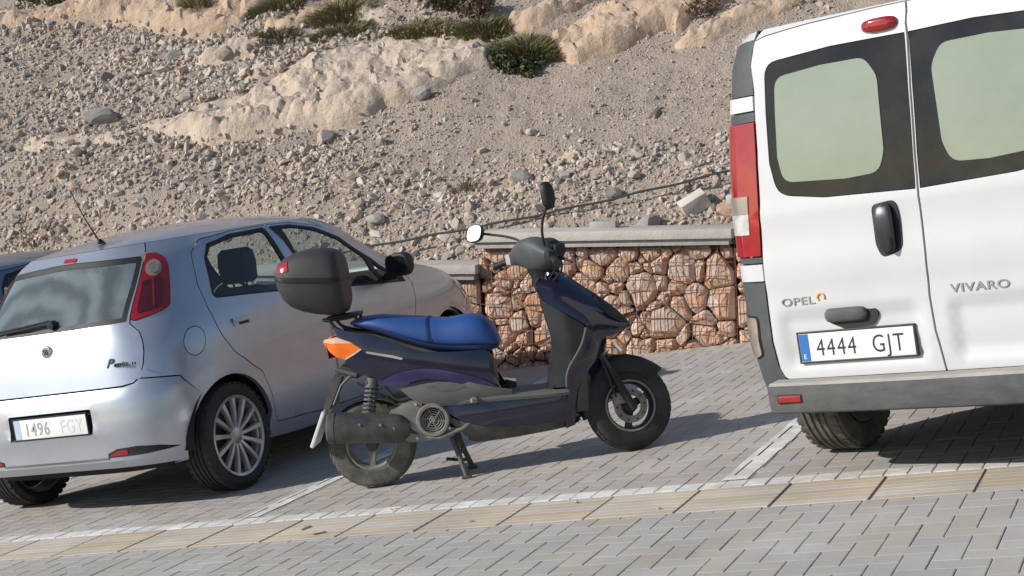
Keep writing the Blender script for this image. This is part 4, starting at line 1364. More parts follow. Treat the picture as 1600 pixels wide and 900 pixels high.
    sh = [(a, z) for a, z in sh] + [(-B.a_of(('s', .75, 1.0)), 1.0), (-B.a_of(('s', 1.8, .97)), .95), (-B.a_of(('s', 2.9, .9)), .88), (-fa(.1, .95), .95), (-amax + .001, .70)]
    arches = []
    for sgn in (1, -1):
        for c in (ra, fa_c):
            arches.append([(sgn * a, z) for a, z in S([(c[0] + .40 * math.cos(t), max(.205, c[1] + .36 * math.sin(t))) for t in np.linspace(-.27, math.pi + .27, 26)])])
    panel("inner_shell", sh, arches, f, MATS["dark_shell"], root, .09, 0, inset=.035)
    fl = MB().box((0, 2.0, .235), (1.2, 3.5, .03), 0); fl.box((0, .40, .42), (1.0, .5, .3), .03)
    fl.box((0, 1.9, .235), (1.5, 1.8, .03), 0)
    fl.build("underbody", MATS["dark_shell"], root, None)
    cab = MB()
    cab.box((0, .62, .98), (1.36, .56, .025), .005)
    cab.build("parcel_shelf", MATS["trim_interior"], root)
    ds = MB(); ds.box((0, 2.85, .92), (1.36, .42, .18), .06); ds.build("dashboard", MATS["trim_interior"], root)
    sw = MB(); ring = [(-.36 + .17 * math.cos(t), 2.55 + .05 * math.sin(t), 0.93 + .16 * math.sin(t)) for t in np.linspace(0, 6.283, 26)]
    sw.tube(ring, .014, 7, False); sw.build("steering_wheel", MATS["black_plastic"], root)
    def seat(x, y, w_, name="seat", rear=False):
        s_ = MB()
        s_.loft([[(x + a, y + dy + .25 * (zz - .5) * -.55 + b, zz) for a, b in sell(0, 0, w_ * k, .075 * k2, 3, 16)] for (zz, k, k2, dy) in ((.42, .9, .9, .1), (.5, 1, 1, .06), (.75, 1, 1, .0), (.98, .93, .9, -.02), (1.06, .78, .7, -.02), (1.08, .5, .3, -.02))])
        s_.box((x, y + .34, .43), (w_ * 1.9, .52, .16), .05)
        st = s_.build(name, MATS["seat_fabric"], root)
        for hx in ((0,) if not rear else (-.36, .36)):
            h_ = MB().loft([[(x + hx + a, y - .10 + b, zz) for a, b in sell(0, 0, .135 * k, .05 * k2, 3.2, 16)] for (zz, k, k2) in ((1.10, .75, .5), (1.12, .95, .9), (1.22, 1, 1), (1.29, .93, .85), (1.315, .7, .4))])
            h_.tube([(x + hx - .05, y - .10, 1.02), (x + hx - .05, y - .10, 1.12)], .007, 6); h_.tube([(x + hx + .05, y - .10, 1.02), (x + hx + .05, y - .10, 1.12)], .007, 6)
            h_.build("headrest", MATS["seat_fabric"], st)
    seat(.36, 1.72, .25); seat(-.36, 1.72, .25); seat(0, .98, .62, "rear_seat", True)
    def fit(o):
        # true length of the car: the drawing above is laid out a tenth too long
        if o.location.length > 0:
            o.location.y = .05 + .9 * o.location.y
            return
        o.data.transform(Matrix.Translation((0, .05, 0)) @ Matrix.Diagonal((1, .9, 1, 1)))
        for ch in o.children: fit(ch)
    # --- wheels, aerial ------------------------------------------------------
    for sgn in (1, -1):
        for c in (ra, fa_c):
            car_wheel(root, (sgn * .738, .05 + .9 * c[0], .30), .30, .19, .222, 13, sgn, MATS["tyre_rubber"], MATS["alloy"], split=False, rot=.1)
    ae = MB(); ae.loft([[(.10 + a, .64 + b - dz * .3, 1.468 + dz) for a, b in sell(0, 0, .022 * k, .035 * k, 2, 12)] for dz, k in ((0, 1), (.012, .8), (.03, .35))])
    ae.tube([(.10, .63, 1.48), (.055, .585, 1.63), (.015, .545, 1.80)], [.006, .0035, .0025], 6)
    ae.build("aerial", MATS["black_plastic"], root)
    for o in list(root.children):
        if not o.name.startswith("wheel"): fit(o)
    return root

punto = make_hatchback((-5.95, 6.95, 0), "silver hatchback with dusty rear window and alloy wheels, parked beside the scooter")

car2 = copy_tree(punto)
car2["label"] = "dark blue grey car mostly cut off at the left edge, beyond the silver hatchback"
car2.location = (-8.33, 8.0, 0)
for ch in car2.children_recursive:
    if ch.type == 'MESH' and ch.data.materials and ch.data.materials[0].name == "silver_paint":
        ch.data = ch.data.copy(); ch.data.materials[0] = MATS["steel_blue_paint"]

# ================================================================== white van
def make_van():
    root = empty("delivery_van", (-1.06, 6.41, 0), rad(-14.6), "white van with black rear windows and grey bumper, its rear doors towards the viewer", "van")
    #        z     w     yr    yf    nr   nf
    tab = [(0.25, 0.885, 0.05, 4.55, 9, 5), (0.45, 0.915, 0.02, 4.62, 9.5, 5), (0.60, 0.928, 0.005, 4.62, 10, 5), (0.95, 0.925, 0.0, 4.50, 10, 5), (1.15, 0.918, 0.004, 4.15, 10, 5),
           (1.35, 0.900, 0.012, 3.75, 10, 5), (1.55, 0.880, 0.024, 3.45, 9.5, 5), (1.75, 0.852, 0.040, 3.15, 9, 5), (1.84, 0.828, 0.055, 2.95, 8, 5), (1.88, 0.805, 0.075, 2.85, 7, 5), (1.905, 0.775, 0.10, 2.75, 6.5, 5)]
    B = Slices(tab, 1.0)
    W = MATS["white_body"]
    f = B.f
    aR = lambda x, z: B.a_of(('r', x, z)); aS = lambda y, z: B.a_of(('s', y, z))
    def sm(x, a, b):
        t = np.clip((x - a) / (b - a), 0, 1); return t * t * (3 - 2 * t)
    def fd(a, z):
        """door skin: pressed recess under the name badges, a gentle crease under the windows"""
        P = f(a, z)
        x = np.abs(P[:, 0])
        rec = sm(z, .470, .505) * (1 - sm(z, .702, .718)) * sm(x, .060, .080) * (1 - sm(x, .655, .70))
        P = P.copy()
        P[:, 1] += 0.020 * rec - 0.006 * sm(z, .80, .86) * (1 - sm(z, .88, 1.02)) - 0.004 * np.exp(-((z - 1.13) / .03) ** 2)
        return P
    seam = [(0.030, 1.8805), (0.029, 1.80), (0.020, 1.55), (0.006, 1.30), (0.000, 1.158), (-0.004, 0.906), (-0.016, 0.735), (-0.013, 0.60), (0.002, 0.436)]
    g_ = .0045
    sl = [(x - g_, z) for x, z in seam]; sr = [(x + g_, z) for x, z in seam]
    ed = [(-0.700, 0.438), (-0.729, 0.458), (-0.737, 0.60), (-0.733, 0.75), (-0.722, 0.96), (-0.698, 1.20), (-0.680, 1.40), (-0.664, 1.65), (-0.657, 1.80), (-0.645, 1.846), (-0.60, 1.858), (-0.40, 1.872), (-0.1, 1.880)]
    dl = [(aR(x, z), z) for x, z in ed] + [(aR(x, z), z) for x, z in sl]
    dr = [(aR(-x, z), z) for x, z in ed] + [(aR(x, z), z) for x, z in sr]
    def rr(pts, r=.02): return rpoly([(aR(p[0], p[1]), p[1]) + tuple(p[2:]) for p in pts], r)
    wl = rr([(-0.604, 1.750, .06), (-0.632, 1.34, .05), (-0.612, 1.205, .09), (-0.40, 1.172, .2), (-0.0085, 1.158, .004), (-.001, 1.30, .1), (0.012, 1.55, .1), (0.021, 1.764, .004), (-0.3, 1.768, .1)])
    wr = rr([(0.604, 1.750, .06), (0.632, 1.34, .05), (0.612, 1.205, .09), (0.40, 1.172, .2), (0.0085, 1.158, .004), (.014, 1.30, .1), (0.028, 1.55, .1), (0.036, 1.764, .004), (0.3, 1.768, .1)])
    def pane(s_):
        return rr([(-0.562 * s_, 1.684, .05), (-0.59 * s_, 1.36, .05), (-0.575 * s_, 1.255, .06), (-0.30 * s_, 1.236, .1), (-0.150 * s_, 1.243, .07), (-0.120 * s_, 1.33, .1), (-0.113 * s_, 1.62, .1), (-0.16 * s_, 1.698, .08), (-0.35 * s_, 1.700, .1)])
    doors = []
    for out, win, s_ in ((dl, wl, 1), (dr, wr, -1)):
        d = panel("rear_door", out, [win], fd, W, root, .03, .045)
        pg = panel("window", offset(win, .003), [], fd, MATS["glass_border"], d, .05, .006, inset=.003)
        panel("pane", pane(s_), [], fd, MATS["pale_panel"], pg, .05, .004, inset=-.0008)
        doors.append(d)
    doors[0]["label"] = "left rear door carrying the number plate and black handle"
    D = doors[0]
    yd = lambda x, z: float(fd(np.array([aR(x, z)]), np.array([z]))[0][1])
    hx = [(p[0], p[1] + .005) for p in ed[9:]]
    hl_ = [(aR(x, z), z) for x, z in hx]
    panel("roof_header", hl_ + [(-a, z) for a, z in hl_[::-1]] + [(aR(.62, 1.889), 1.890), (0, 1.890), (aR(-.62, 1.889), 1.890)], [], f, W, root, .04, .02)
    # rows of seals between the doors and against the corners
    panel("door_seal", [(a, z) for a, z in [(aR(-.76, .43), .43), (aR(.76, .43), .43), (aR(.70, 1.3), 1.3), (aR(.66, 1.86), 1.86), (0, 1.883), (aR(-.66, 1.86), 1.86), (aR(-.70, 1.3), 1.3)]], [], f, MATS["rubber_seal"], root, .06, 0, inset=.05)
    # black grip handle in its oval recess
    hb = MB().prism([(x, z) for x, z in rpoly([(-.202, 1.118, .03), (-.098, 1.130, .03), (-.090, 1.06, .1), (-.092, .93, .04), (-.185, .902, .04), (-.205, .96, .1)], .03)], .012, -.006, lambda u, v, h: (u, yd(-.15, 1.0) + h, v))
    hd = hb.build("door_handle", MATS["rubber_seal"], D, 30)
    hg = MB().loft([[(-.150 + a, yd(-.15, 1.0) - o + b, z) for a, b in sell(0, 0, wx, .014, 3, 18)] for (z, wx, o) in ((.925, .022, .006), (.945, .034, .018), (1.0, .038, .026), (1.06, .040, .028), (1.105, .034, .018), (1.12, .02, .006))])
    hg.build("grip", MATS["badge_dark"], hd, 50)
    hg = MB().loft([[(-.150 + .012 + a, yd(-.15, .955) - .026 + b, z) for a, b in sell(0, 0, wx, .010, 2, 14)] for (z, wx) in ((.93, .010), (.95, .02), (.985, .02), (1.0, .008))])
    hg.build("lock_cover", MATS["black_plastic"], hd, 50)
    # plate lamp and pull under the name
    lv = MB().prism(rpoly([(-.480, .722, .012), (-.262, .722, .02), (-.243, .678, .03), (-.275, .640, .03), (-.40, .632, .03), (-.478, .668, .03)], .02, 4), .012, -.010, lambda u, v, h: (u, yd(-.36, .69) + h, v))
    pl = lv.build("pull_recess", MATS["rubber_seal"], D, 30)
    lv = MB().loft([[(x, yd(-.36, .69) - .012 + b * k, .690 + a * k + .002) for a, b in sell(0, 0, .030, .026, 2.6, 18)] for (x, k) in ((-.478, .4), (-.468, .85), (-.45, 1), (-.33, 1), (-.305, .9), (-.292, .5))])
    lv.build("pull_handle", MATS["bumper_grey"], pl, 50)
    number_plate(D, "number_plate", (-.364, yd(-.36, .565) - .010, .566), .51, .118, "4444", "GJT", mats=("plate_letter", "plate_letter"), frame="dark_metal", bold=-.0004, th=.076)
    text_mesh("lettering", "OPEL", .046, MATS["badge_grey"], D, Matrix.Translation((-.668, yd(-.6, .765) - .001, .747)) @ Matrix.Rotation(math.pi / 2, 4, 'X'), .003, sx=1.42, bold=.0002, spacing=1.06)
    st = MB()
    st.tube([(-.482 + .016 * math.cos(t), yd(-.48, .77) - .003, .772 + .016 * math.sin(t)) for t in np.linspace(-.6, 3.9, 14)], .0045, 6)
    st.build("sticker", MATS["orange_sticker"], D)
    text_mesh("lettering", "VIVARO", .046, MATS["badge_grey"], doors[1], Matrix.Translation((.074, yd(.2, .765) - .001, .743)) @ Matrix.Rotation(math.pi / 2, 4, 'X'), .003, sx=1.38, bold=.0006, spacing=1.08)
    # high brake lamp on the left door's header
    bl = MB().loft([[(-.080 + a, yd(-.08, 1.81) - d, 1.812 + b) for a, b in sell(0, 0, .072 * k, .027 * k, 3, 24)] for d, k in ((-.01, 1.05), (.008, 1.05), (.012, .98), (.022, .85), (.026, .55))])
    bl.build("brake_lamp", MATS["red_lens"], D, 50)
    # ---- corner trims, each side --------------------------------------------
    def edge_x(z): return float(np.interp(z, [p[1] for p in ed[:11]], [-p[0] for p in ed[:11]]))
    def corner(name, z0, z1, m, y_end, inset=0.0, par=None, n=9):
        zs = np.linspace(z0, z1, n)
        inner = [(aR(edge_x(z) + .006, z), z) for z in zs]
        outer = [(aS(y_end, z), z) for z in zs[::-1]]
        return panel(name, inner + outer, [], f, MATS[m], par or root, .035, .02, inset=inset)
    base = len(root.children)
    before = set(root.children)
    corner("corner_trim", 1.632, 1.850, "grey_plastic", .20)
    corner("corner_band", 1.566, 1.626, "white_body", .22, -.006)
    corner("corner_trim", 1.522, 1.560, "grey_plastic", .20)
    tl = corner("tail_lamp", .966, 1.518, "red_lens", .145, -.010)
    zz = np.linspace(1.058, 1.218, 6)
    panel("reversing_lens", [(aR(edge_x(z) + .055, z), z) for z in zz] + [(aS(.105, z), z) for z in zz[::-1]], [], f, MATS["clear_lens"], tl, .03, .004, inset=-.013)
    zz = np.linspace(1.145, 1.218, 5)
    panel("indicator_lens", [(aR(edge_x(z) + .055, z), z) for z in zz] + [(aS(.105, z), z) for z in zz[::-1]], [], f, MATS["smoky_lens"], tl, .03, .003, inset=-.0145)
    corner("corner_trim", .936, .960, "grey_plastic", .20)
    corner("corner_band", .860, .930, "white_body", .22, -.006)
    lo = corner("lower_corner_trim", .285, .854, "grey_plastic", .30, -.004)
    lens = rpoly([(aR(.800, .705), .705, .02), (aS(.15, .712), .712, .02), (aS(.14, .55), .55, .02), (aR(.845, .532), .532, .05), (aR(.806, .548), .548, .02)], .02)
    panel("lamp_frame", offset(lens, -.008), [], f, MATS["rubber_seal"], lo, .03, .003, inset=-.006)
    panel("fog_lamp", lens, [], f, MATS["smoky_lens"], lo, .03, .006, inset=-.012)
    # ---- right side skin ----------------------------------------------------
    ra, fc = (0.68, .335), (3.78, .335)
    S = B.side_to
    arch_r = arc2(ra, .40, 172, 8, 18); arch_f = arc2(fc, .40, 172, 8, 18)
    amax = float(B.arc[-1])
    def fa(x, z):
        w, yr, yf, nr, nf = [float(v) for v in B.par(z)]
        ph = math.pi - math.asin(min(1, (abs(x) / w) ** (nf / 2)))
        return float(np.interp(ph, B.ph, B.arc))
    side = [(aS(.31, .29), .29)] + [(aS(.31, z), z) for z in (.5, .85)] + [(aS(.215, z), z) for z in (.86, 1.2, 1.85)] + [(aR(.655, 1.856), 1.856), (aR(.655, 1.889), 1.889)] + S([(1.0, 1.889), (2.0, 1.889)]) + \
        [(fa(.72, 1.888), 1.888), (fa(.78, 1.75), 1.75), (fa(.83, 1.45), 1.45), (fa(.85, 1.2), 1.2), (fa(.86, .95), .95), (fa(.84, .6), .6), (fa(.84, .3), .3)] + S(arch_f[::-1]) + S([(3.3, .27), (1.2, .27)]) + S(arch_r[::-1])
    wn = [S(rpoly([(1.2, 1.22), (2.3, 1.22), (2.3, 1.70), (1.2, 1.70)], .06)), S(rpoly([(2.45, 1.20), (3.35, 1.17), (3.15, 1.45), (2.85, 1.70), (2.45, 1.70)], .06))]
    sd = panel("side_panel", side, wn, f, W, root, .08, .03)
    for q in wn:
        panel("window", offset(q, .004), [], f, MATS["glass_border"], sd, .08, .004, inset=.006)
    panel("rubbing_strip", S(rpoly([(1.12, .58), (3.34, .58), (3.34, .66), (1.12, .66)], .01)), [], f, MATS["grey_plastic"], sd, .08, .01, inset=-.01)
    for c in (ra, fc):
        lin = MB(); q = arc2(c, .42, 0, 180, 16)
        lin.loft([[(x, y, z) for y, z in q] for x in (.50, .86)], cap=False, closed=False)
        lin.add([(.50, y, z) for y, z in q] + [(.50, c[0], c[1])], [(k, k + 1, len(q)) for k in range(len(q) - 1)])
        lin.build("arch_liner", MATS["dark_shell"], root, None)
    mi = MB().loft([[(1.02 + a, 3.35 + y, 1.28 + b) for a, b in sell(0, 0, .09 * k, .16 * k, 3, 16)] for y, k in ((-.05, .9), (0, 1), (.08, .9), (.12, .4))])
    mi.box((.93, 3.36, 1.2), (.14, .05, .04), .01); mi.build("wing_mirror", MATS["black_plastic"], root)
    for o in [c for c in root.children if c not in before]:
        mirror_copy(o, root)
    # ---- roof, front ---------------------------------------------------------
    aa = np.linspace(-amax, amax, 121)[:-1]
    ring = f(aa, np.full(len(aa), 1.889)); yc = 1.45
    rings = [[(x * s_, yc + (y - yc) * s_, 1.889 + .035 * (1 - s_ ** 3)) for x, y, z in ring] for s_ in (1.0, .97, .92, .8, .6, .3, .06)]
    mb = MB(); mb.loft(rings, cap=False); mb.add(rings[-1], [tuple(range(len(ring)))]); mb.build("roof", W, root, 60)
    around = lambda pts: pts + [(2 * amax - a, z) for a, z in reversed(pts)]
    ff = lambda a, z: f(np.where(a > amax, a - 2 * amax, a), z)
    hd_ = around([(fa(.2, 1.888), 1.888), (fa(.715, 1.888), 1.888), (fa(.775, 1.75), 1.75), (fa(.825, 1.45), 1.45), (fa(.845, 1.2), 1.2), (fa(.855, .95), .95), (fa(.83, .5), .5), (fa(.83, .27), .27), (fa(.2, .27), .27)])
    wsn = rpoly(around([(fa(.3, 1.85), 1.85), (fa(.70, 1.83), 1.83), (fa(.79, 1.3), 1.3), (fa(.3, 1.22), 1.22)]), .03)
    fr = panel("front_panel", hd_, [wsn], ff, W, root, .09, .03)
    panel("windscreen", offset(wsn, .004), [], ff, MATS["glass_border"], fr, .09, .004, inset=.006)
    for s_ in (1, -1):
        hl = rpoly([(fa(.5, .75), .75), (fa(.55, .95), .95), (fa(.80, 1.02), 1.02), (fa(.80, .78), .78)], .03)
        panel("headlight", hl if s_ > 0 else [(2 * amax - a, z) for a, z in hl][::-1], [], ff, MATS["clear_lens"], fr, .05, .01, inset=-.006)
    # ---- rear bumper with its step ------------------------------------------------
    prof = [(.045, .425), (-.020, .438), (-.100, .436), (-.116, .424), (-.119, .405), (-.118, .345), (-.110, .318), (-.085, .308), (.03, .312)]
    rings = []
    for x in np.concatenate([[-.775, -.768, -.75, -.72], np.linspace(-.66, .66, 13), [.72, .75, .768, .775]]):
        t = max(0, (abs(x) - .70) / .075)
        k = math.sqrt(max(0.0, 1 - t * t)) * .62 + .38
        bow = .045 * (x / .77) ** 2
        rings.append([(x, .02 + (y - .02) * k + bow * .6, .375 + (z - .375) * (.90 + .10 * k)) for y, z in prof])
    bm_ = MB().loft(rings).build("rear_bumper", MATS["bumper_grey"], root, 32)
    for s_ in (-1, 1):
        MB().box((.636 * s_, -.1, .376), (.116, .012, .036), .003).build("reflector_surround", MATS["rubber_seal"], bm_)
        MB().box((.636 * s_, -.104, .376), (.104, .012, .027), .002).build("reflector", MATS["red_lens"], bm_)
    sp = MB()
    zt = [(.04, .4255), (-.020, .4400), (-.098, .4382), (-.1125, .4275)]
    sp.loft([[(x, y + .045 * (x / .77) ** 2 * .6, z + .0008) for y, z in zt] for x in np.linspace(-.735, .735, 17)], cap=False, closed=False)
    sp.build("step_pad", MATS["step_pad"], bm_, 32)
    # ---- underside and wheels ----------------------------------------------------
    ub = MB().box((0, 2.2, .40), (1.30, 4.0, .10), .01); ub.box((0, .68, .335), (1.3, .10, .10), .03); ub.box((.35, .45, .33), (.5, .35, .12), .04)
    ub.build("underbody", MATS["dark_shell"], root, None)
    panel("inner_shell", [(-amax + .01, .36), (amax - .01, .36), (amax - .01, 1.0), (fa(.5, 1.1), 1.1), (aS(2, 1.15), 1.15), (0.0, 1.15), (-aS(2, 1.15), 1.15), (-fa(.5, 1.1), 1.1), (-amax + .01, 1.0)],
          [[(s_ * a, z) for a, z in S([(c[0] + .43 * math.cos(t), max(.365, c[1] + .43 * math.sin(t))) for t in np.linspace(-.1, math.pi + .1, 22)])] for s_ in (1, -1) for c in (ra, fc)], f, MATS["dark_shell"], root, .12, 0, inset=.05)
    for s_ in (1, -1):
        for c in (ra, fc):
            car_wheel(root, (s_ * .795, c[0], .33), .33, .215, .205, 6, s_, MATS["dusty_tyre"], MATS["alloy"], split=False)
    return root
van = make_van()

# ================================================================== scooter
mat("navy_paint", (0.006, 0.006, 0.024), 0.18, col2=(0.010, 0.009, 0.030), nscale=4, coat=0.8, spec=0.4, dirt=(0.05, 0.046, 0.05), dirt_amt=0.2, dirt_scale=4)
mat("navy_paint_sunlit", (0.020, 0.016, 0.072), 0.22, coat=0.7, col2=(0.028, 0.022, 0.095), nscale=5, dirt=(0.10, 0.09, 0.12), dirt_amt=0.3, dirt_scale=5)  # the navy again, lightened for sun caught on the bulging arch
mat("seat_blue", (0.012, 0.062, 0.24), 0.5, col2=(0.018, 0.078, 0.28), nscale=5, bump=0.12, bscale=240, dirt=(0.06, 0.11, 0.25), dirt_amt=0.4, dirt_scale=3)
mat("seat_dark_blue", (0.008, 0.022, 0.085), 0.55, bump=0.1, bscale=240)
mat("box_black", (0.022, 0.022, 0.021), 0.62, col2=(0.034, 0.033, 0.031), nscale=5, bump=0.22, bscale=260, dirt=(0.07, 0.064, 0.055), dirt_amt=0.4, dirt_scale=3)
mat("faded_plastic", (0.10, 0.105, 0.10), 0.6, col2=(0.055, 0.058, 0.058), nscale=5, bump=0.1, bscale=160, dirt=(0.20, 0.185, 0.155), dirt_amt=0.5, dirt_scale=5)
mat("muffler_black", (0.045, 0.048, 0.05), 0.45, metal=0.3, col2=(0.085, 0.085, 0.08), nscale=7, dirt=(0.18, 0.165, 0.135), dirt_amt=0.5, dirt_scale=7)
mat("engine_alloy", (0.30, 0.29, 0.265), 0.6, metal=0.4, col2=(0.15, 0.145, 0.13), nscale=8, dirt=(0.2, 0.18, 0.145), dirt_amt=0.6, dirt_scale=9)
mat("rear_rim_grey", (0.26, 0.25, 0.22), 0.6, metal=0.3, col2=(0.16, 0.155, 0.14), nscale=8, dirt=(0.26, 0.24, 0.19), dirt_amt=0.6, dirt_scale=9)
mat("mirror_face", (0.85, 0.86, 0.88), 0.35, metal=1.0)
mat("bleached_plastic", (0.42, 0.42, 0.41), 0.6, col2=(0.3, 0.3, 0.29), nscale=8)

def make_scooter():
    root = empty("motor_scooter", (-4.104, 7.268, 0), rad(18.9), "dark blue scooter with bright blue seat and black top box, on its stand", "scooter")
    def side_surface(W, zc, hz, k=.35, front=None, D=.12, wmin=.012):
        """near (-y) flank: half width W(x), rounding off above and below zc, closing towards the front line"""
        def f(u, v):
            hw = W(u) * (1 - k * np.clip(np.abs(v - zc(u)) / hz, 0, 1) ** 2)
            if front is not None:
                d = dist_line(np.stack([u, v], -1), front)
                t = np.clip(d / D, 0, 1)
                hw = wmin + (hw - wmin) * np.sqrt(1 - (1 - t) ** 2)
            return np.stack([u, -hw, v], -1)
        return f
    c = lambda x: (lambda u: np.full_like(np.asarray(u, float), x))
    I = lambda xs, ys: (lambda u: np.interp(u, xs, ys))
    def flank(name, poly, f, m, res=.025, thick=.015, inset=0.0, both=True, par=None, r=.0):
        o = panel(name, rpoly(poly, r) if r else poly, [], f, MATS[m], par or root, res, thick, inset, smooth=50)
        if both: mirror_copy(o, par or root, 1)
        return o
    # ---- tail fairings ----------------------------------------------------------
    Wt = I([-.18, -.08, .05, .25, .5, .75], [.075, .115, .145, .165, .165, .14])
    ft = side_surface(Wt, I([-.2, .0, .3, .7], [.76, .71, .62, .50]), .2, .30)
    tail = smooth_line([(-.102, .862), (-.02, .826), (.115, .788), (.242, .722), (.355, .672), (.50, .648), (.66, .632)], 4) + \
           smooth_line([(.668, .58), (.668, .52), (.70, .44), (.725, .405)], 4) + smooth_line([(.66, .455), (.604, .486), (.462, .543), (.345, .578), (.224, .578), (.113, .556), (.05, .585), (-.006, .610), (-.062, .672)], 4) + \
           [(-.05, .69), (.048, .728), (.0, .76), (-.075, .806)]
    flank("tail_fairing", tail, ft, "navy_paint")
    fa_ = side_surface(lambda u: Wt(u) + .012, I([.1, .3, .7], [.55, .55, .45]), .2, .2)
    arch = smooth_line([(.100, .553), (.16, .573), (.224, .588), (.345, .588), (.462, .556), (.604, .498), (.72, .42)], 5) + smooth_line([(.70, .412), (.541, .473), (.43, .516), (.337, .535), (.25, .528), (.20, .512), (.15, .530)], 4)
    flank("arch_trim", arch, fa_, "navy_paint_sunlit", .02, .02)  # same body colour, its sunlit tone painted in
    strip = [(-.04, .818), (.06, .790), (.16, .748), (.26, .705), (.36, .668), (.30, .676), (.15, .715), (.052, .740)]
    flank("tail_strip", strip, side_surface(lambda u: Wt(u) + .004, I([-.2, .0, .3, .7], [.76, .71, .62, .50]), .2, .30), "navy_paint", .02, .006)
    flank("tail_decal", [(.062, .716), (.20, .675), (.245, .655), (.235, .648), (.19, .664), (.06, .706)], side_surface(lambda u: Wt(u) + .0055, I([-.2, .0, .3, .7], [.76, .71, .62, .50]), .2, .30), "bleached_plastic", .03, .001)
    # tail lamp: amber outer lens with a pale upper edge
    fl = side_surface(lambda u: np.interp(u, [-.17, -.1, .05], [.055, .105, .148]), c(.74), .2, .25)
    lamp = [(-.166, .786), (-.15, .80), (-.085, .806), (-.02, .775), (.044, .728), (.0, .708), (-.055, .686), (-.10, .705), (-.135, .735)]
    lo = flank("tail_lamp", lamp, fl, "amber_lens", .02, .02, both=False, inset=-.002)
    flank("lamp_edge", [(-.164, .788), (-.15, .80), (-.085, .806), (-.02, .776), (.0, .764), (-.07, .772), (-.13, .778)], fl, "peach_lens", .02, .004, both=False, inset=-.005, par=lo)
    flank("lamp_rim", [(.044, .730), (.0, .708), (-.055, .686), (-.053, .694), (.0, .716), (.03, .732)], fl, "clear_lens", .02, .004, both=False, inset=-.004, par=lo)
    mirror_copy(lo, root, 1)
    rl = MB().loft([[(-.150 + .03 * (1 - abs(y) / .08), y, z) for z in (.70, .73, .77, .80)] for y in (-.075, -.04, 0, .04, .075)], cap=False, closed=False)
    rl.build("rear_lens", MATS["red_lens"], root)
    core = MB().loft([[(x, a, zc + b) for a, b in sell(0, 0, w, h, 3, 16)] for x, zc, w, h in ((-.14, .76, .05, .03), (-.05, .76, .09, .06), (.1, .70, .12, .09), (.3, .62, .13, .10), (.5, .56, .13, .09), (.64, .50, .11, .13), (.68, .47, .08, .10))])
    core.build("under_seat_body", MATS["dusty_black"], root)
    # ---- seat ---------------------------------------------------------------------
    top = [(-.014, .866), (.035, .884), (.142, .880), (.29, .850), (.38, .832), (.453, .812), (.52, .812), (.576, .818), (.63, .812), (.67, .79), (.70, .752), (.722, .70), (.724, .66)]
    bot = [(-.014, .852), (.05, .832), (.115, .806), (.242, .738), (.355, .684), (.45, .655), (.56, .638), (.667, .624), (.71, .624), (.724, .64)]
    hw = [(-.014, .05), (.03, .085), (.12, .115), (.25, .128), (.38, .132), (.46, .128), (.56, .140), (.66, .135), (.70, .115), (.722, .07)]
    def seat_ring(x, grow=0.0):
        zt, zb, w_ = np.interp(x, *zip(*top)), np.interp(x, *zip(*bot)), np.interp(x, *zip(*hw))
        out = []
        for a, b in sell(0, 0, w_ + grow, (zt - zb) / 2 + grow, 3.0, 28):
            k = 1 - .16 * max(0, (b / max((zt - zb) / 2, .01)))
            out.append((x, a * k, (zt + zb) / 2 + b))
        return out
    st = MB().loft([seat_ring(x) for x in (-.014, .0, .03, .08, .14, .21, .29, .36, .42, .48, .54, .60, .65, .69, .712, .723)]).build("seat", MATS["seat_blue"], root, 60)
    MB().loft([seat_ring(x, .003) for x in (.376, .390)], cap=False).build("seat_seam", MATS["seat_dark_blue"], st)
    sb = MB()
    xs_ = np.linspace(.0, .72, 16)
    for s_ in (-1, 1):
        ring = []
        for x in xs_:
            zt, zb, w_ = np.interp(x, *zip(*top)), np.interp(x, *zip(*bot)), np.interp(x, *zip(*hw))
            ring.append([(x, s_ * (w_ * .985 + .004), zb + .030 * min(1, (zt - zb) / .1)), (x, s_ * (w_ * .96 + .006), zb + .010), (x, s_ * (w_ * .8), zb - .006), (x, s_ * (w_ * .6), zb)])
        sb.loft(ring)
    sb.build("seat_base", MATS["seat_dark_blue"], st, 60)
    # ---- rack and top box ----------------------------------------------------------
    rk = MB()
    rk.box((-.045, 0, .903), (.17, .16, .016), .005)
    for s_ in (-1, 1):
        rk.tube([(.035, .07 * s_, .90), (-.02, .085 * s_, .893), (-.13, .075 * s_, .895), (-.155, 0, .895)], .009, 8)
        rk.tube([(-.115, .07 * s_, .895), (-.085, .075 * s_, .85), (-.02, .08 * s_, .805)], .008, 8)
        rk.tube([(.02, .07 * s_, .897), (.03, .075 * s_, .865)], .008, 8)
    rk.build("luggage_rack", MATS["black_plastic"], root)
    box = empty("top_box", (-4.135, 7.258, 0), rad(18.9), "black plastic top box with a red reflector, carried on the scooter's rack", "top box")
    stn0 = [(-.318, 1.128, 1.160, .10), (-.305, 1.070, 1.195, .135), (-.285, 1.020, 1.222, .162), (-.25, .985, 1.243, .182), (-.19, .955, 1.261, .196), (-.11, .930, 1.270, .202), (-.03, .914, 1.263, .202), (.015, .912, 1.250, .198), (.042, .922, 1.236, .190), (.058, .950, 1.21, .172), (.066, 1.02, 1.16, .13)]
    stn = [((x + .318) * .90 - .318, zb, zt, w_ * .93) for x, zb, zt, w_ in stn0]
    zs = lambda x: 1.146 - .145 * (x + .315)
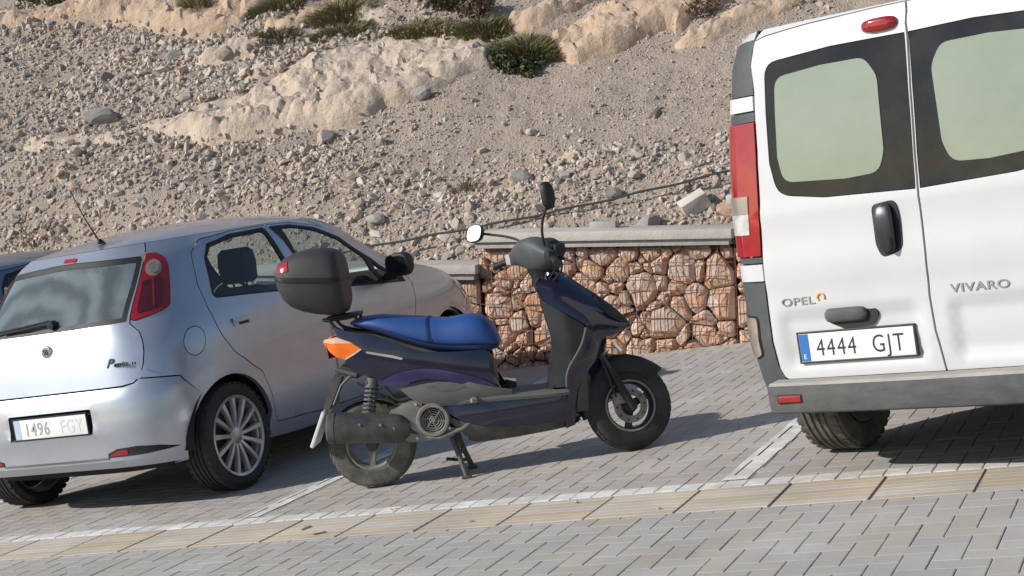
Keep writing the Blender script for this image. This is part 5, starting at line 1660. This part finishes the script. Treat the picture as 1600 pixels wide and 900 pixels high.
    def bring(x, zb, zt, w_, part, grow=0.0):
        out = []
        for a, b in sell(0, 0, w_ + grow, (zt - zb) / 2 + grow, 3.6, 36):
            z = (zt + zb) / 2 + b
            if part == 'lid': z = max(z, zs(x) + .004)
            elif part == 'base': z = min(z, zs(x) - .004)
            else: z = min(max(z, zs(x) - .014), zs(x) + .010)
            tp = 1 - .10 * max(0, (z - zs(x)) / .14) - .16 * max(0, (zs(x) - z) / .2)
            out.append((x, a * tp, z))
        return out
    MB().loft([bring(*s_, 'lid') for s_ in stn]).build("lid", MATS["box_black"], box, 45)
    MB().loft([bring(*s_, 'base') for s_ in stn]).build("base", MATS["box_black"], box, 45)
    MB().loft([bring(*s_, 'band', .005) for s_ in stn]).build("rim_band", MATS["black_plastic"], box, 45)
    for s_ in (-1, 1):
        rings = []
        for x in (-.298, -.285, -.265, -.245, -.228):
            zt, zb, w_ = [np.interp(x, [q[0] for q in stn], [q[k] for q in stn]) for k in (2, 1, 3)]
            r_ = [p for p in bring(x, zb, zt, w_, 'lid', .0035) if p[1] * s_ > 0.02]
            lo_, hi_ = 1.172, zt - .020
            ys_ = sorted([(p[2], p[1]) for p in r_ if p[2] > 1.10])
            zz_ = [q[0] for q in ys_]; yy_ = [q[1] for q in ys_]
            rings.append([(x, float(np.interp(z, zz_, yy_)), float(z)) for z in np.linspace(lo_ + .004 * (x + .3) / .07, max(hi_ - .10 * abs(x + .265), lo_ + .012), 6)])
        MB().loft(rings, cap=False, closed=False).build("reflector", MATS["red_lens"], box, 50)
    # ---- engine side ----------------------------------------------------------------
    fg = side_surface(I([.2, .4, .6, .78], [.185, .185, .18, .17]), c(.44), .1, .22)
    gp = smooth_line([(.205, .500), (.25, .520), (.309, .530), (.40, .524), (.50, .505), (.617, .464), (.76, .412)], 4) + [(.758, .385)] + smooth_line([(.70, .388), (.62, .392), (.56, .398), (.46, .382), (.379, .392), (.30, .418), (.25, .452)], 4)
    flank("side_cover", gp, fg, "faded_plastic", .025, .02)
    flank("cover_recess", [(.33, .497), (.42, .505), (.50, .488), (.545, .462), (.45, .455), (.36, .470)], fg, "dusty_black", .02, .001, inset=-.001)
    en = MB()
    en.box((.29, -.03, .33), (.34, .20, .16), .03); en.box((.46, 0, .34), (.24, .18, .12), .03); en.box((.2, .10, .28), (.46, .08, .13), .03); en.box((.34, 0, .42), (.2, .2, .08), .02)
    en.build("engine_block", MATS["dusty_black"], root)
    sa = MB()
    sa.prism(smooth_line([(.105, .372), (.16, .405), (.228, .432), (.29, .428), (.30, .40), (.30, .30), (.40, .280), (.485, .252), (.36, .228), (.24, .226), (.18, .25), (.14, .31)], 3, True), -.125, -.168, lambda u, v, h: (u, h, v))
    sa.build("crankcase_cover", MATS["engine_alloy"], root, 40)
    fc_ = (.345, -.17, .325)
    fn = MB().lathe([(.086, .03), (.086, -.012), (.080, -.022), (.068, -.022), (.062, -.012), (.062, .02)], fc_, 'y', 36).build("fan_cover", MATS["engine_alloy"], root, 40)
    MB().lathe([(0, .008), (.064, .008)], fc_, 'y', 30).build("fan_back", MATS["rubber_seal"], fn, None)
    gl = MB()
    for r_ in (.018, .030, .042, .053):
        gl.tube([(fc_[0] + r_ * math.cos(t), fc_[1] - .006, fc_[2] + r_ * math.sin(t)) for t in np.linspace(0, 6.283, 25)], .0026, 5, False)
    for k in range(6):
        t = k * 1.047 + .3
        gl.tube([(fc_[0] + .01 * math.cos(t), fc_[1] - .006, fc_[2] + .01 * math.sin(t)), (fc_[0] + .063 * math.cos(t + .5), fc_[1] - .006, fc_[2] + .063 * math.sin(t + .5))], .003, 5)
    gl.lathe([(0, -.012), (.012, -.012), (.012, .0)], fc_, 'y', 14)
    gl.build("fan_grille", MATS["engine_alloy"], fn, 40)
    lk = MB().tube([(.30, -.175, .245), (.36, -.18, .232), (.49, -.175, .262), (.53, -.165, .285)], .009, 7)
    lk.build("lower_bracket", MATS["engine_alloy"], root)
    # muffler
    ax0, ax1 = Vector((-.195, -.165, .362)), Vector((.205, -.155, .302))
    d_ = (ax1 - ax0).normalized(); u_ = d_.cross(Vector((0, 1, 0))).normalized(); v_ = Vector((0, 1, 0))
    def mring(t, r, fl=1.0): return [tuple(ax0 + (ax1 - ax0) * t + u_ * (r * math.sin(a)) + v_ * (r * .82 * math.cos(a))) for a in np.linspace(0, 6.283, 29)[:-1]]
    mf = MB().loft([mring(t, r) for t, r in ((-.01, .048), (0, .068), (.02, .079), (.10, .081), (.105, .077), (.115, .077), (.12, .081), (.86, .076), (.94, .070), (1.0, .052), (1.04, .036))])
    mfo = mf.build("muffler", MATS["muffler_black"], root, 35)
    MB().lathe([(.0, .0), (.018, .0), (.02, -.01), (.02, .03)], (-.20, -.165, .355), 'x', 14).build("tail_pipe", MATS["dark_metal"], mfo)
    for (x, z) in ((-.02, .362), (.085, .345), (.15, .318)):
        MB().lathe([(0, -.006), (.006, -.006), (.008, .004)], (x, -.224, z), 'y', 10).build("bolt", MATS["engine_alloy"], mfo)
    MB().tube([(.20, -.155, .302), (.26, -.15, .262), (.34, -.12, .245), (.42, -.06, .262), (.46, 0, .29)], .019, 9).build("exhaust_pipe", MATS["dark_metal"], root)
    # shock absorber
    s0, s1 = Vector((.068, -.115, .575)), Vector((.010, -.12, .375))
    sd = (s1 - s0).normalized(); su = sd.orthogonal().normalized(); sv = sd.cross(su)
    so = MB().tube([s0, s0 + (s1 - s0) * .25], .028, 12).tube([s0, s1], .013, 10).build("shock_absorber", MATS["faded_plastic"], root)
    MB().tube([s0 + (s1 - s0) * (.12 + .78 * k / 90) + (su * math.cos(k * .52) + sv * math.sin(k * .52)) * .030 for k in range(91)], .0062, 6).build("coil_spring", MATS["faded_plastic"], so, 60)
    # ---- rear mudguard, plate ----------------------------------------------------------
    mg = MB()
    mg.prism([(-.095, .655), (.02, .60), (-.02, .575), (-.10, .60), (-.195, .438), (-.225, .448), (-.15, .60)], -.055, .055, lambda u, v, h: (u, h, v))
    mg.loft([[(.225 * 1.12 * math.cos(t), y, .21 + .225 * 1.12 * math.sin(t)) for t in np.linspace(rad(150), rad(60), 10)] for y in (-.055, -.03, .03, .055)], cap=False, closed=False)
    mgo = mg.build("rear_mudguard", MATS["dusty_black"], root, 40)
    MB().tube([(-.125, -.06, .640), (-.02, -.07, .596)], .013, 8).tube([(-.05, -.062, .60), (-.11, -.062, .555), (-.165, -.062, .46)], .008, 7).build("stay", MATS["faded_plastic"], mgo)
    np_ = MB().box((0, 0, 0), (.018, .21, .195), .004, Matrix.Rotation(rad(28), 3, 'Y'))
    np_.v = [(x - .262, y, z + .352) for x, y, z in np_.v]
    np_.build("number_plate", MATS["plate_white"], root, 30)
    # ---- floor, belly ----------------------------------------------------------------
    fb = side_surface(I([.35, .6, 1.1], [.17, .185, .17]), c(.31), .14, .22, front=[(1.085, .33), (1.075, .2), (1.0, .17)], D=.10, wmin=.05)
    lower = smooth_line([(.40, .375), (.52, .388), (.75, .376), (.95, .366), (1.03, .368)], 4) + [(1.092, .33)] + smooth_line([(1.08, .262), (1.075, .212), (.95, .222), (.75, .232), (.60, .258), (.48, .30)], 4)
    flank("lower_fairing", lower, fb, "navy_paint", .03, .02)
    belly = smooth_line([(.40, .345), (.48, .298), (.60, .256), (.75, .230), (.95, .220), (1.072, .210)], 4) + smooth_line([(1.06, .192), (1.0, .18), (.84, .174), (.70, .170), (.545, .176), (.50, .21), (.43, .30)], 4)
    flank("belly_pan", belly, side_surface(I([.35, .6, 1.1], [.165, .18, .16]), c(.30), .16, .45, front=[(1.085, .33), (1.075, .2), (1.0, .17)], D=.10, wmin=.05), "dusty_black", .03, .02)
    MB().box((.77, 0, .22), (.56, .22, .09), .03).build("frame_tube", MATS["dusty_black"], root)
    flo = MB().loft([[(x, -w_, z - .022), (x, -w_ - .004, z - .008), (x, -w_ + .012, z + .004), (x, -w_ * .5, z + .002), (x, 0, z + .004), (x, w_ * .5, z + .002), (x, w_ - .012, z + .004), (x, w_ + .004, z - .008), (x, w_, z - .022)] for x, w_, z in ((.42, .16, .402), (.54, .178, .402), (.70, .182, .392), (.9, .182, .378), (1.02, .178, .372), (1.045, .17, .374))], cap=False, closed=True)
    flo.build("floorboard", MATS["faded_plastic"], root, 40)
    for s_ in (-1, 1):
        fp = MB().tube([(.575, .185 * s_, .392), (.57, .205 * s_, .397), (.555, .215 * s_, .398)], [.016, .018, .012], 9)
        fp.build("footrest_hinge", MATS["engine_alloy"], root)
    # ---- leg shield and nose --------------------------------------------------------------
    ridge = [(.985, .945), (1.10, .935), (1.20, .845), (1.30, .752), (1.388, .640), (1.33, .585), (1.262, .555), (1.22, .46), (1.13, .33), (1.085, .19)]
    Wf = I([.93, 1.05, 1.2, 1.4], [.175, .185, .165, .10])
    fs = side_surface(Wf, c(.6), .5, .15, front=ridge, D=.15, wmin=.008)
    low = smooth_line([(1.182, .668), (1.150, .595), (1.112, .542), (1.07, .490), (1.048, .445), (1.038, .388)], 4) + [(1.03, .335), (1.0, .30), (1.0, .178)] + smooth_line([(1.061, .196), (1.09, .27), (1.118, .318), (1.165, .39), (1.205, .446), (1.232, .50), (1.258, .556)], 4) + [(1.265, .60), (1.235, .640)]
    flank("leg_shield", low, fs, "navy_paint", .025, .015)
    nose = smooth_line([(.955, .915), (.985, .944), (1.04, .955), (1.095, .938), (1.14, .892), (1.20, .838), (1.262, .782), (1.32, .722), (1.372, .655), (1.386, .636)], 4) + smooth_line([(1.335, .612), (1.262, .606), (1.205, .640), (1.182, .672), (1.160, .694), (1.10, .742), (1.035, .792), (.985, .838)], 4)
    flank("nose_fairing", nose, fs, "navy_paint", .025, .015, inset=-.006)
    lens = [(1.225, .812), (1.28, .758), (1.335, .700), (1.376, .645), (1.34, .658), (1.29, .700), (1.245, .765)]
    flank("headlight", lens, fs, "shield_grey", .02, .004, inset=-.011)
    inn = smooth_line([(.978, .832), (1.035, .786), (1.10, .736), (1.158, .688), (1.174, .664)], 4) + smooth_line([(1.142, .598), (1.105, .542), (1.062, .49), (1.041, .445), (1.032, .385)], 4) + [(.948, .388)] + smooth_line([(.965, .46), (.992, .55), (1.004, .62), (.99, .70), (.975, .77)], 4)
    fi = side_surface(lambda u: np.interp(u, [.93, 1.0, 1.08, 1.18], [.10, .14, .172, .160]), c(.6), .5, .15)
    flank("inner_shield", inn, fi, "shield_grey", .025, .02, inset=.002)
    edge_pts = smooth_line([(1.176, .668), (1.146, .597), (1.108, .542), (1.066, .49), (1.044, .445), (1.035, .388)], 4)
    for s_ in (-1, 1):
        MB().tube([(x, s_ * (float(Wf(x)) * .985 - .002 if False else abs(float(fs(np.array([x]), np.array([z]))[0][1])) + .001), z) for x, z in edge_pts], .006, 6).build("shield_edge", MATS["faded_plastic"], root)
    back = MB().loft([[(x + .012, -w_, z), (x - .02, -w_ * .5, z), (x - .028, 0, z), (x - .02, w_ * .5, z), (x + .012, w_, z), (x + .10, w_ * .6, z), (x + .10, -w_ * .6, z)] for x, w_, z in ((.955, .12, .385), (.972, .115, .47), (1.0, .115, .56), (1.012, .12, .63), (.998, .12, .72), (.985, .11, .80), (.985, .08, .88))])
    back.build("glove_box", MATS["shield_grey"], root, 50)
    MB().loft([[(x + a, b, z) for a, b in sell(0, 0, .05, w_, 3, 14)] for x, w_, z in ((1.09, .13, .25), (1.11, .14, .4), (1.14, .13, .55), (1.16, .12, .68), (1.10, .10, .80), (1.03, .08, .9))]).build("shield_core", MATS["dusty_black"], root)
    # ---- steered parts ----------------------------------------------------------------------
    axis_p = Vector((1.15, 0, .60)); axis_d = Vector((-math.sin(rad(25)), 0, math.cos(rad(25))))
    STEER = Matrix.Translation(axis_p) @ Matrix.Rotation(rad(20), 4, axis_d) @ Matrix.Translation(-axis_p)
    def wheel2(name, loc, R, w_, rr, tm, rm, steer=None, spokes=5, hub_m="dark_metal"):
        wt = MB().lathe([(rr, -w_ * .36), (rr + .008, -w_ * .44), ((R + rr) / 2, -w_ * .5), (R - .022, -w_ * .44), (R - .006, -w_ * .26), (R, -w_ * .06), (R - .004, -w_ * .04), (R - .004, w_ * .04), (R, w_ * .06), (R - .006, w_ * .26), (R - .022, w_ * .44), ((R + rr) / 2, w_ * .5), (rr + .008, w_ * .44), (rr, w_ * .36)], (0, 0, 0), 'y', 56).build(name, MATS[tm], root, 35)
        tb = MB()
        for k in range(34):
            a = 2 * math.pi * k / 34
            for s_ in (-1, 1):
                M = Matrix.Rotation(a + .05 * s_, 4, 'Y') @ Matrix.Translation((0, s_ * w_ * .25, R - .0095)) @ Matrix.Rotation(-.35 * s_, 4, 'X')
                b = MB().box((0, 0, 0), (.026, w_ * .24, .009), .002); b.xf(M); tb.add(b.v, b.f)
        tb.build("tread", MATS[tm], wt, None)["kind"] = "stuff"
        MB().lathe([(rr + .003, -w_ * .36), (rr - .01, -w_ * .38), (rr - .018, -w_ * .28), (rr - .020, 0), (rr - .018, w_ * .28), (rr - .01, w_ * .38), (rr + .003, w_ * .36)], (0, 0, 0), 'y', 44).build("rim", MATS[rm], wt, 40)
        for k in range(spokes):
            a = 2 * math.pi * k / spokes + .35
            sp = MB().loft([[(r_ * math.cos(a) - t * math.sin(a), y, r_ * math.sin(a) + t * math.cos(a)) for t, y in ((-hw_, -.014), (hw_, -.014), (hw_, .014), (-hw_, .014))] for r_, hw_ in ((.03, .022), ((rr) * .6, .014), (rr - .014, .02))])
            sp.build("spoke", MATS[rm], wt, 40)
        MB().lathe([(0, -.05), (.03, -.05), (.036, -.04), (.036, .04), (.03, .05), (0, .05)], (0, 0, 0), 'y', 20).build("hub", MATS[hub_m], wt, 40)
        wt.location = loc
        return wt
    rw = wheel2("rear_wheel", (-.012, 0, .228), .228, .115, .132, "dusty_tyre", "rear_rim_grey", spokes=3)
    fw = wheel2("front_wheel", (0, 0, 0), .224, .10, .132, "tyre_rubber", "dark_metal", spokes=3)
    MB().lathe([(.052, -.040), (.088, -.040), (.088, -.045), (.052, -.045)], (0, 0, 0), 'y', 36, closed=True).build("brake_disc", MATS["engine_alloy"], fw, 40)
    MB().lathe([(.1335, -.0405), (.129, -.044), (.122, -.041), (.122, -.036)], (0, 0, 0), 'y', 44).build("rim_edge", MATS["engine_alloy"], fw, 40)
    hl_ = MB()
    for k in range(10):
        a = 2 * math.pi * k / 10
        hl_.lathe([(0, -.046), (.006, -.046)], (.074 * math.cos(a), 0, .074 * math.sin(a)), 'y', 8)
    hl_.build("disc_hole", MATS["rubber_seal"], fw, None)["kind"] = "stuff"
    cal = MB().box((-.055, -.048, .045), (.07, .05, .06), .012)
    cal.build("brake_caliper", MATS["engine_alloy"], fw)
    fw.matrix_local = STEER @ Matrix.Translation((1.318, 0, .224))
    fk = MB()
    for s_ in (-1, 1):
        fk.tube([(1.325, .078 * s_, .205), (1.27, .078 * s_, .33), (1.235, .075 * s_, .42)], [.019, .022, .022], 10)
    fk.xf(STEER); fk.build("fork_slider", MATS["black_plastic"], root)
    fk = MB()
    for s_ in (-1, 1):
        fk.tube([(1.24, .075 * s_, .41), (1.17, .072 * s_, .57)], .014, 10)
    fk.xf(STEER); fk.build("fork_tube", MATS["dark_metal"], root)
    fk = MB().tube([(1.275, -.083, .545), (1.305, -.083, .50)], .010, 8); fk.xf(STEER); fk.build("fork_guard", MATS["chrome"], root)
    fd = MB()
    def fring(t, r, k=1.0):
        c_, s_ = math.cos(t), math.sin(t)
        return [(1.318 + (r - dr) * c_, y * k, .224 + (r - dr) * s_) for y, dr in ((-.066, .095), (-.063, .025), (-.045, .004), (0, 0), (.045, .004), (.063, .025), (.066, .095), (.058, .09), (.04, .012), (0, .008), (-.04, .012), (-.058, .09))]
    fd.loft([fring(rad(t), r, k) for t, r, k in ((38, .266, .35), (44, .260, .75), (54, .256, .95), (68, .258, 1), (84, .266, 1), (100, .272, 1), (118, .266, 1), (150, .256, .9), (176, .250, .8), (188, .248, .6))])
    fd.xf(STEER); fd.build("front_mudguard", MATS["black_plastic"], root, 50)
    bk = [(1.02, .81), (.985, .838), (.962, .885), (.957, .915), (.985, .944), (1.04, .955), (1.10, .938)]
    dp = []
    for x, z in bk:
        h_ = abs(float(fs(np.array([x]), np.array([z]))[0][1])) - .002
        dp.append([(x, -h_, z - .003), (x - .012, -h_ * .5, z), (x - .016, 0, z + .002), (x - .012, h_ * .5, z), (x, h_, z - .003)])
    MB().loft(dp, cap=False, closed=False).build("dash_panel", MATS["shield_grey"], root, 60)
    # handlebar cowl: one smooth body across the bars
    HB = Matrix.Translation((.975, 0, 0)) @ Matrix.Rotation(rad(30), 4, 'Z')
    cw = MB()
    cw.loft([[(x0 + a * 1.0 + b * -.35, y, z0 + b) for a, b in sell(0, 0, wx, hz, 2.6, 22)] for y, x0, z0, wx, hz in
             ((-.235, -.025, 1.042, .020, .022), (-.19, -.02, 1.048, .034, .038), (-.12, .0, 1.055, .062, .066), (-.06, .015, 1.052, .082, .092), (0, .02, 1.048, .088, .102), (.06, .015, 1.052, .082, .092), (.12, .0, 1.055, .062, .066), (.19, -.02, 1.048, .034, .038), (.235, -.025, 1.042, .020, .022))])
    cw.xf(HB); cw.build("handlebar_cowl", MATS["grey_plastic"], root, 60)
    nk = MB().loft([[(.975 + dx + a, b, z) for a, b in sell(0, 0, wx, wy, 2.5, 16)] for z, dx, wx, wy in ((.90, .03, .075, .075), (.94, .02, .06, .065), (.99, .005, .06, .07))])
    nk.build("steering_neck", MATS["black_plastic"], root, 50)
    vis = MB().loft([[(.055 + a, y, 1.065 + b) for a, b in sell(0, 0, .055 * k, .062 * k, 2.6, 16)] for y, k in ((-.12, .4), (-.11, .85), (-.05, 1.1), (.05, 1.1), (.11, .85), (.12, .4))])
    vis.xf(HB); vis.build("instrument_hood", MATS["rubber_seal"], root, 50)
    for s_ in (-1, 1):
        g1 = MB().tube([(-.025, .215 * s_, 1.042), (-.05, .30 * s_, 1.028), (-.065, .345 * s_, 1.018)], .0175, 10)
        g1.xf(HB); go = g1.build("grip", MATS["rubber_seal"], root)
        e1 = MB().tube([(-.065, .345 * s_, 1.018), (-.069, .36 * s_, 1.016)], .02, 10); e1.xf(HB); e1.build("bar_end", MATS["dark_metal"], go)
        sw = MB().box((-.03, .225 * s_, 1.045), (.055, .06, .06), .014); sw.xf(HB); sw.build("switch_housing", MATS["rubber_seal"] if s_ < 0 else MATS["bleached_plastic"], root)
        lv = MB().tube([(.015, .19 * s_, 1.035), (.03, .26 * s_, 1.022), (.018, .35 * s_, 1.005)], [.011, .008, .006], 7)
        lv.xf(HB); lv.build("brake_lever", MATS["dark_metal"] if s_ < 0 else MATS["alloy"], root)
        mc = MB().box((.045, .16 * s_, 1.075), (.06, .075, .05), .012); mc.xf(HB); mc.build("fluid_reservoir", MATS["rubber_seal"], root)
    # cables: loops from the bars down behind the nose, a brake hose to the wheel, a hose by the engine
    for pts, r_ in ((((1.03, -.13, 1.05), (1.10, -.17, 1.03), (1.10, -.16, .97), (1.05, -.10, .92)), .0055), (((1.02, -.12, 1.08), (1.085, -.20, 1.06), (1.075, -.19, .99), (1.03, -.12, .93)), .0045),
                    (((1.20, -.06, .56), (1.24, -.10, .42), (1.26, -.095, .32), (1.27, -.07, .27)), .006),
                    (((.12, -.13, .52), (.18, -.15, .45), (.25, -.16, .45), (.31, -.15, .43)), .008), (((-.02, -.10, .56), (.10, -.12, .48), (.17, -.13, .42)), .006)):
        MB().tube(smooth_line(pts, 6), r_, 7).build("hose", MATS["rubber_seal"], root)
    for x, z in ((.13, .375), (.27, .415), (.42, .272), (.25, .245), (.46, .258)):
        MB().lathe([(0, -.010), (.007, -.010), (.008, .002)], (x, -.168, z), 'y', 10).build("bolt", MATS["alloy"], root)
    # mirrors
    def mir(stalk, centre, nrm, a_, b_, up):
        mo = MB().tube(smooth_line(stalk, 5), .0068, 8).build("mirror", MATS["black_plastic"], root)
        n_ = Vector(nrm).normalized(); u_ = (Vector(up) - n_ * Vector(up).dot(n_)).normalized(); v_ = n_.cross(u_)
        C_ = Vector(centre)
        sh = MB().loft([[C_ + n_ * o + v_ * p * k + u_ * q * k for p, q in sell(0, 0, a_, b_, 2.8, 26)] for o, k in ((.0, 1), (.003, 1.05), (-.010, 1.04), (-.026, .82), (-.034, .4))])
        sh.build("mirror_shell", MATS["black_plastic"], mo, 50)
        MB().add([C_ + n_ * .0035 + v_ * p * .93 + u_ * q * .93 for p, q in sell(0, 0, a_, b_, 2.8, 26)], [tuple(range(26))]).build("mirror_glass", MATS["mirror_face"], mo, None)
    mir([(.905, .165, 1.095), (.885, .19, 1.135), (.82, .22, 1.165), (.745, .25, 1.185), (.70, .262, 1.197)], (.655, .275, 1.205), (-.66, -.68, .36), .060, .046, (0, 0, 1))
    mir([(1.035, -.15, 1.10), (1.035, -.165, 1.17), (1.05, -.175, 1.235), (1.075, -.185, 1.285)], (1.088, -.19, 1.345), (-.72, .69, -.05), .036, .066, (.02, 0, 1))
    # ---- stand -------------------------------------------------------------------------------
    sn = MB()
    for s_ in (-1, 1):
        sn.tube([(.415, .085 * s_, .215), (.44, .11 * s_, .10), (.462, .135 * s_, .012)], [.017, .014, .015], 8)
        sn.box((.462, .14 * s_, .008), (.05, .03, .016), .004)
    sn.tube([(.435, -.105, .12), (.435, .105, .12)], .010, 8)
    sn.tube([(.45, .13, .05), (.38, .16, .055), (.33, .165, .065)], .009, 7)
    sn.build("centre_stand", MATS["dusty_black"], root)
    return root
scooter = make_scooter()

# ------------------------------------------------------------------ litter on the paving
mat("dry_leaf", (0.24, 0.185, 0.15), 0.85, col2=(0.36, 0.31, 0.27), nscale=20)
mat("orange_peel", (0.62, 0.20, 0.05), 0.7, col2=(0.5, 0.14, 0.03), nscale=30)
def scrap(name, loc, n, s, m, lab, cat, seed):
    rr = np.random.RandomState(seed); mb = MB()
    for i in range(n):
        p = Vector((rr.uniform(-1, 1) * s * 1.8, rr.uniform(-1, 1) * s * .7, .004 + rr.uniform(0, .5) * s))
        a = rr.uniform(0, 6.28); e1 = Vector((math.cos(a), math.sin(a), rr.uniform(-.3, .3))) * s * rr.uniform(.6, 1.3); e2 = Vector((-math.sin(a), math.cos(a), rr.uniform(-.5, .5))) * s * .45
        up = Vector((0, 0, s * .25))
        mb.add([p - e1, p + e2, p + e1, p - e2, p - e1 * .1 + up], [(0, 1, 4), (1, 2, 4), (2, 3, 4), (3, 0, 4)])
    o = mb.build(name, MATS[m], None, 60); o.location = loc
    return tag(o, lab, cat)
scrap("dry_leaf", (-4.045, 6.25, 0.004), 1, .055, "dry_leaf", "curled pale dry leaf lying on the beige tile strip", "leaf", 4)
scrap("orange_peel", (-3.70, 6.62, 0.004), 2, .016, "orange_peel", "small orange scrap beside the white edging line", "litter", 6)
for i, (x, y, lab) in enumerate(((-3.15, 6.30, "small dark pebble on the beige tiles below the scooter"), (-2.73, 6.52, "dark pebble near the white edging between scooter and van"), (-2.62, 7.35, "dark pebble on the paving right of the scooter's front wheel"), (-2.27, 6.28, "tiny pale pebble at the edge of the beige tiles near the van"))):
    o = bpy.data.objects.new("pebble", ROCK_ME[i + 1]); link(o); o.scale = (.012, .010, .008); o.location = (x, y, .005)
    tag(o, lab, "pebble")
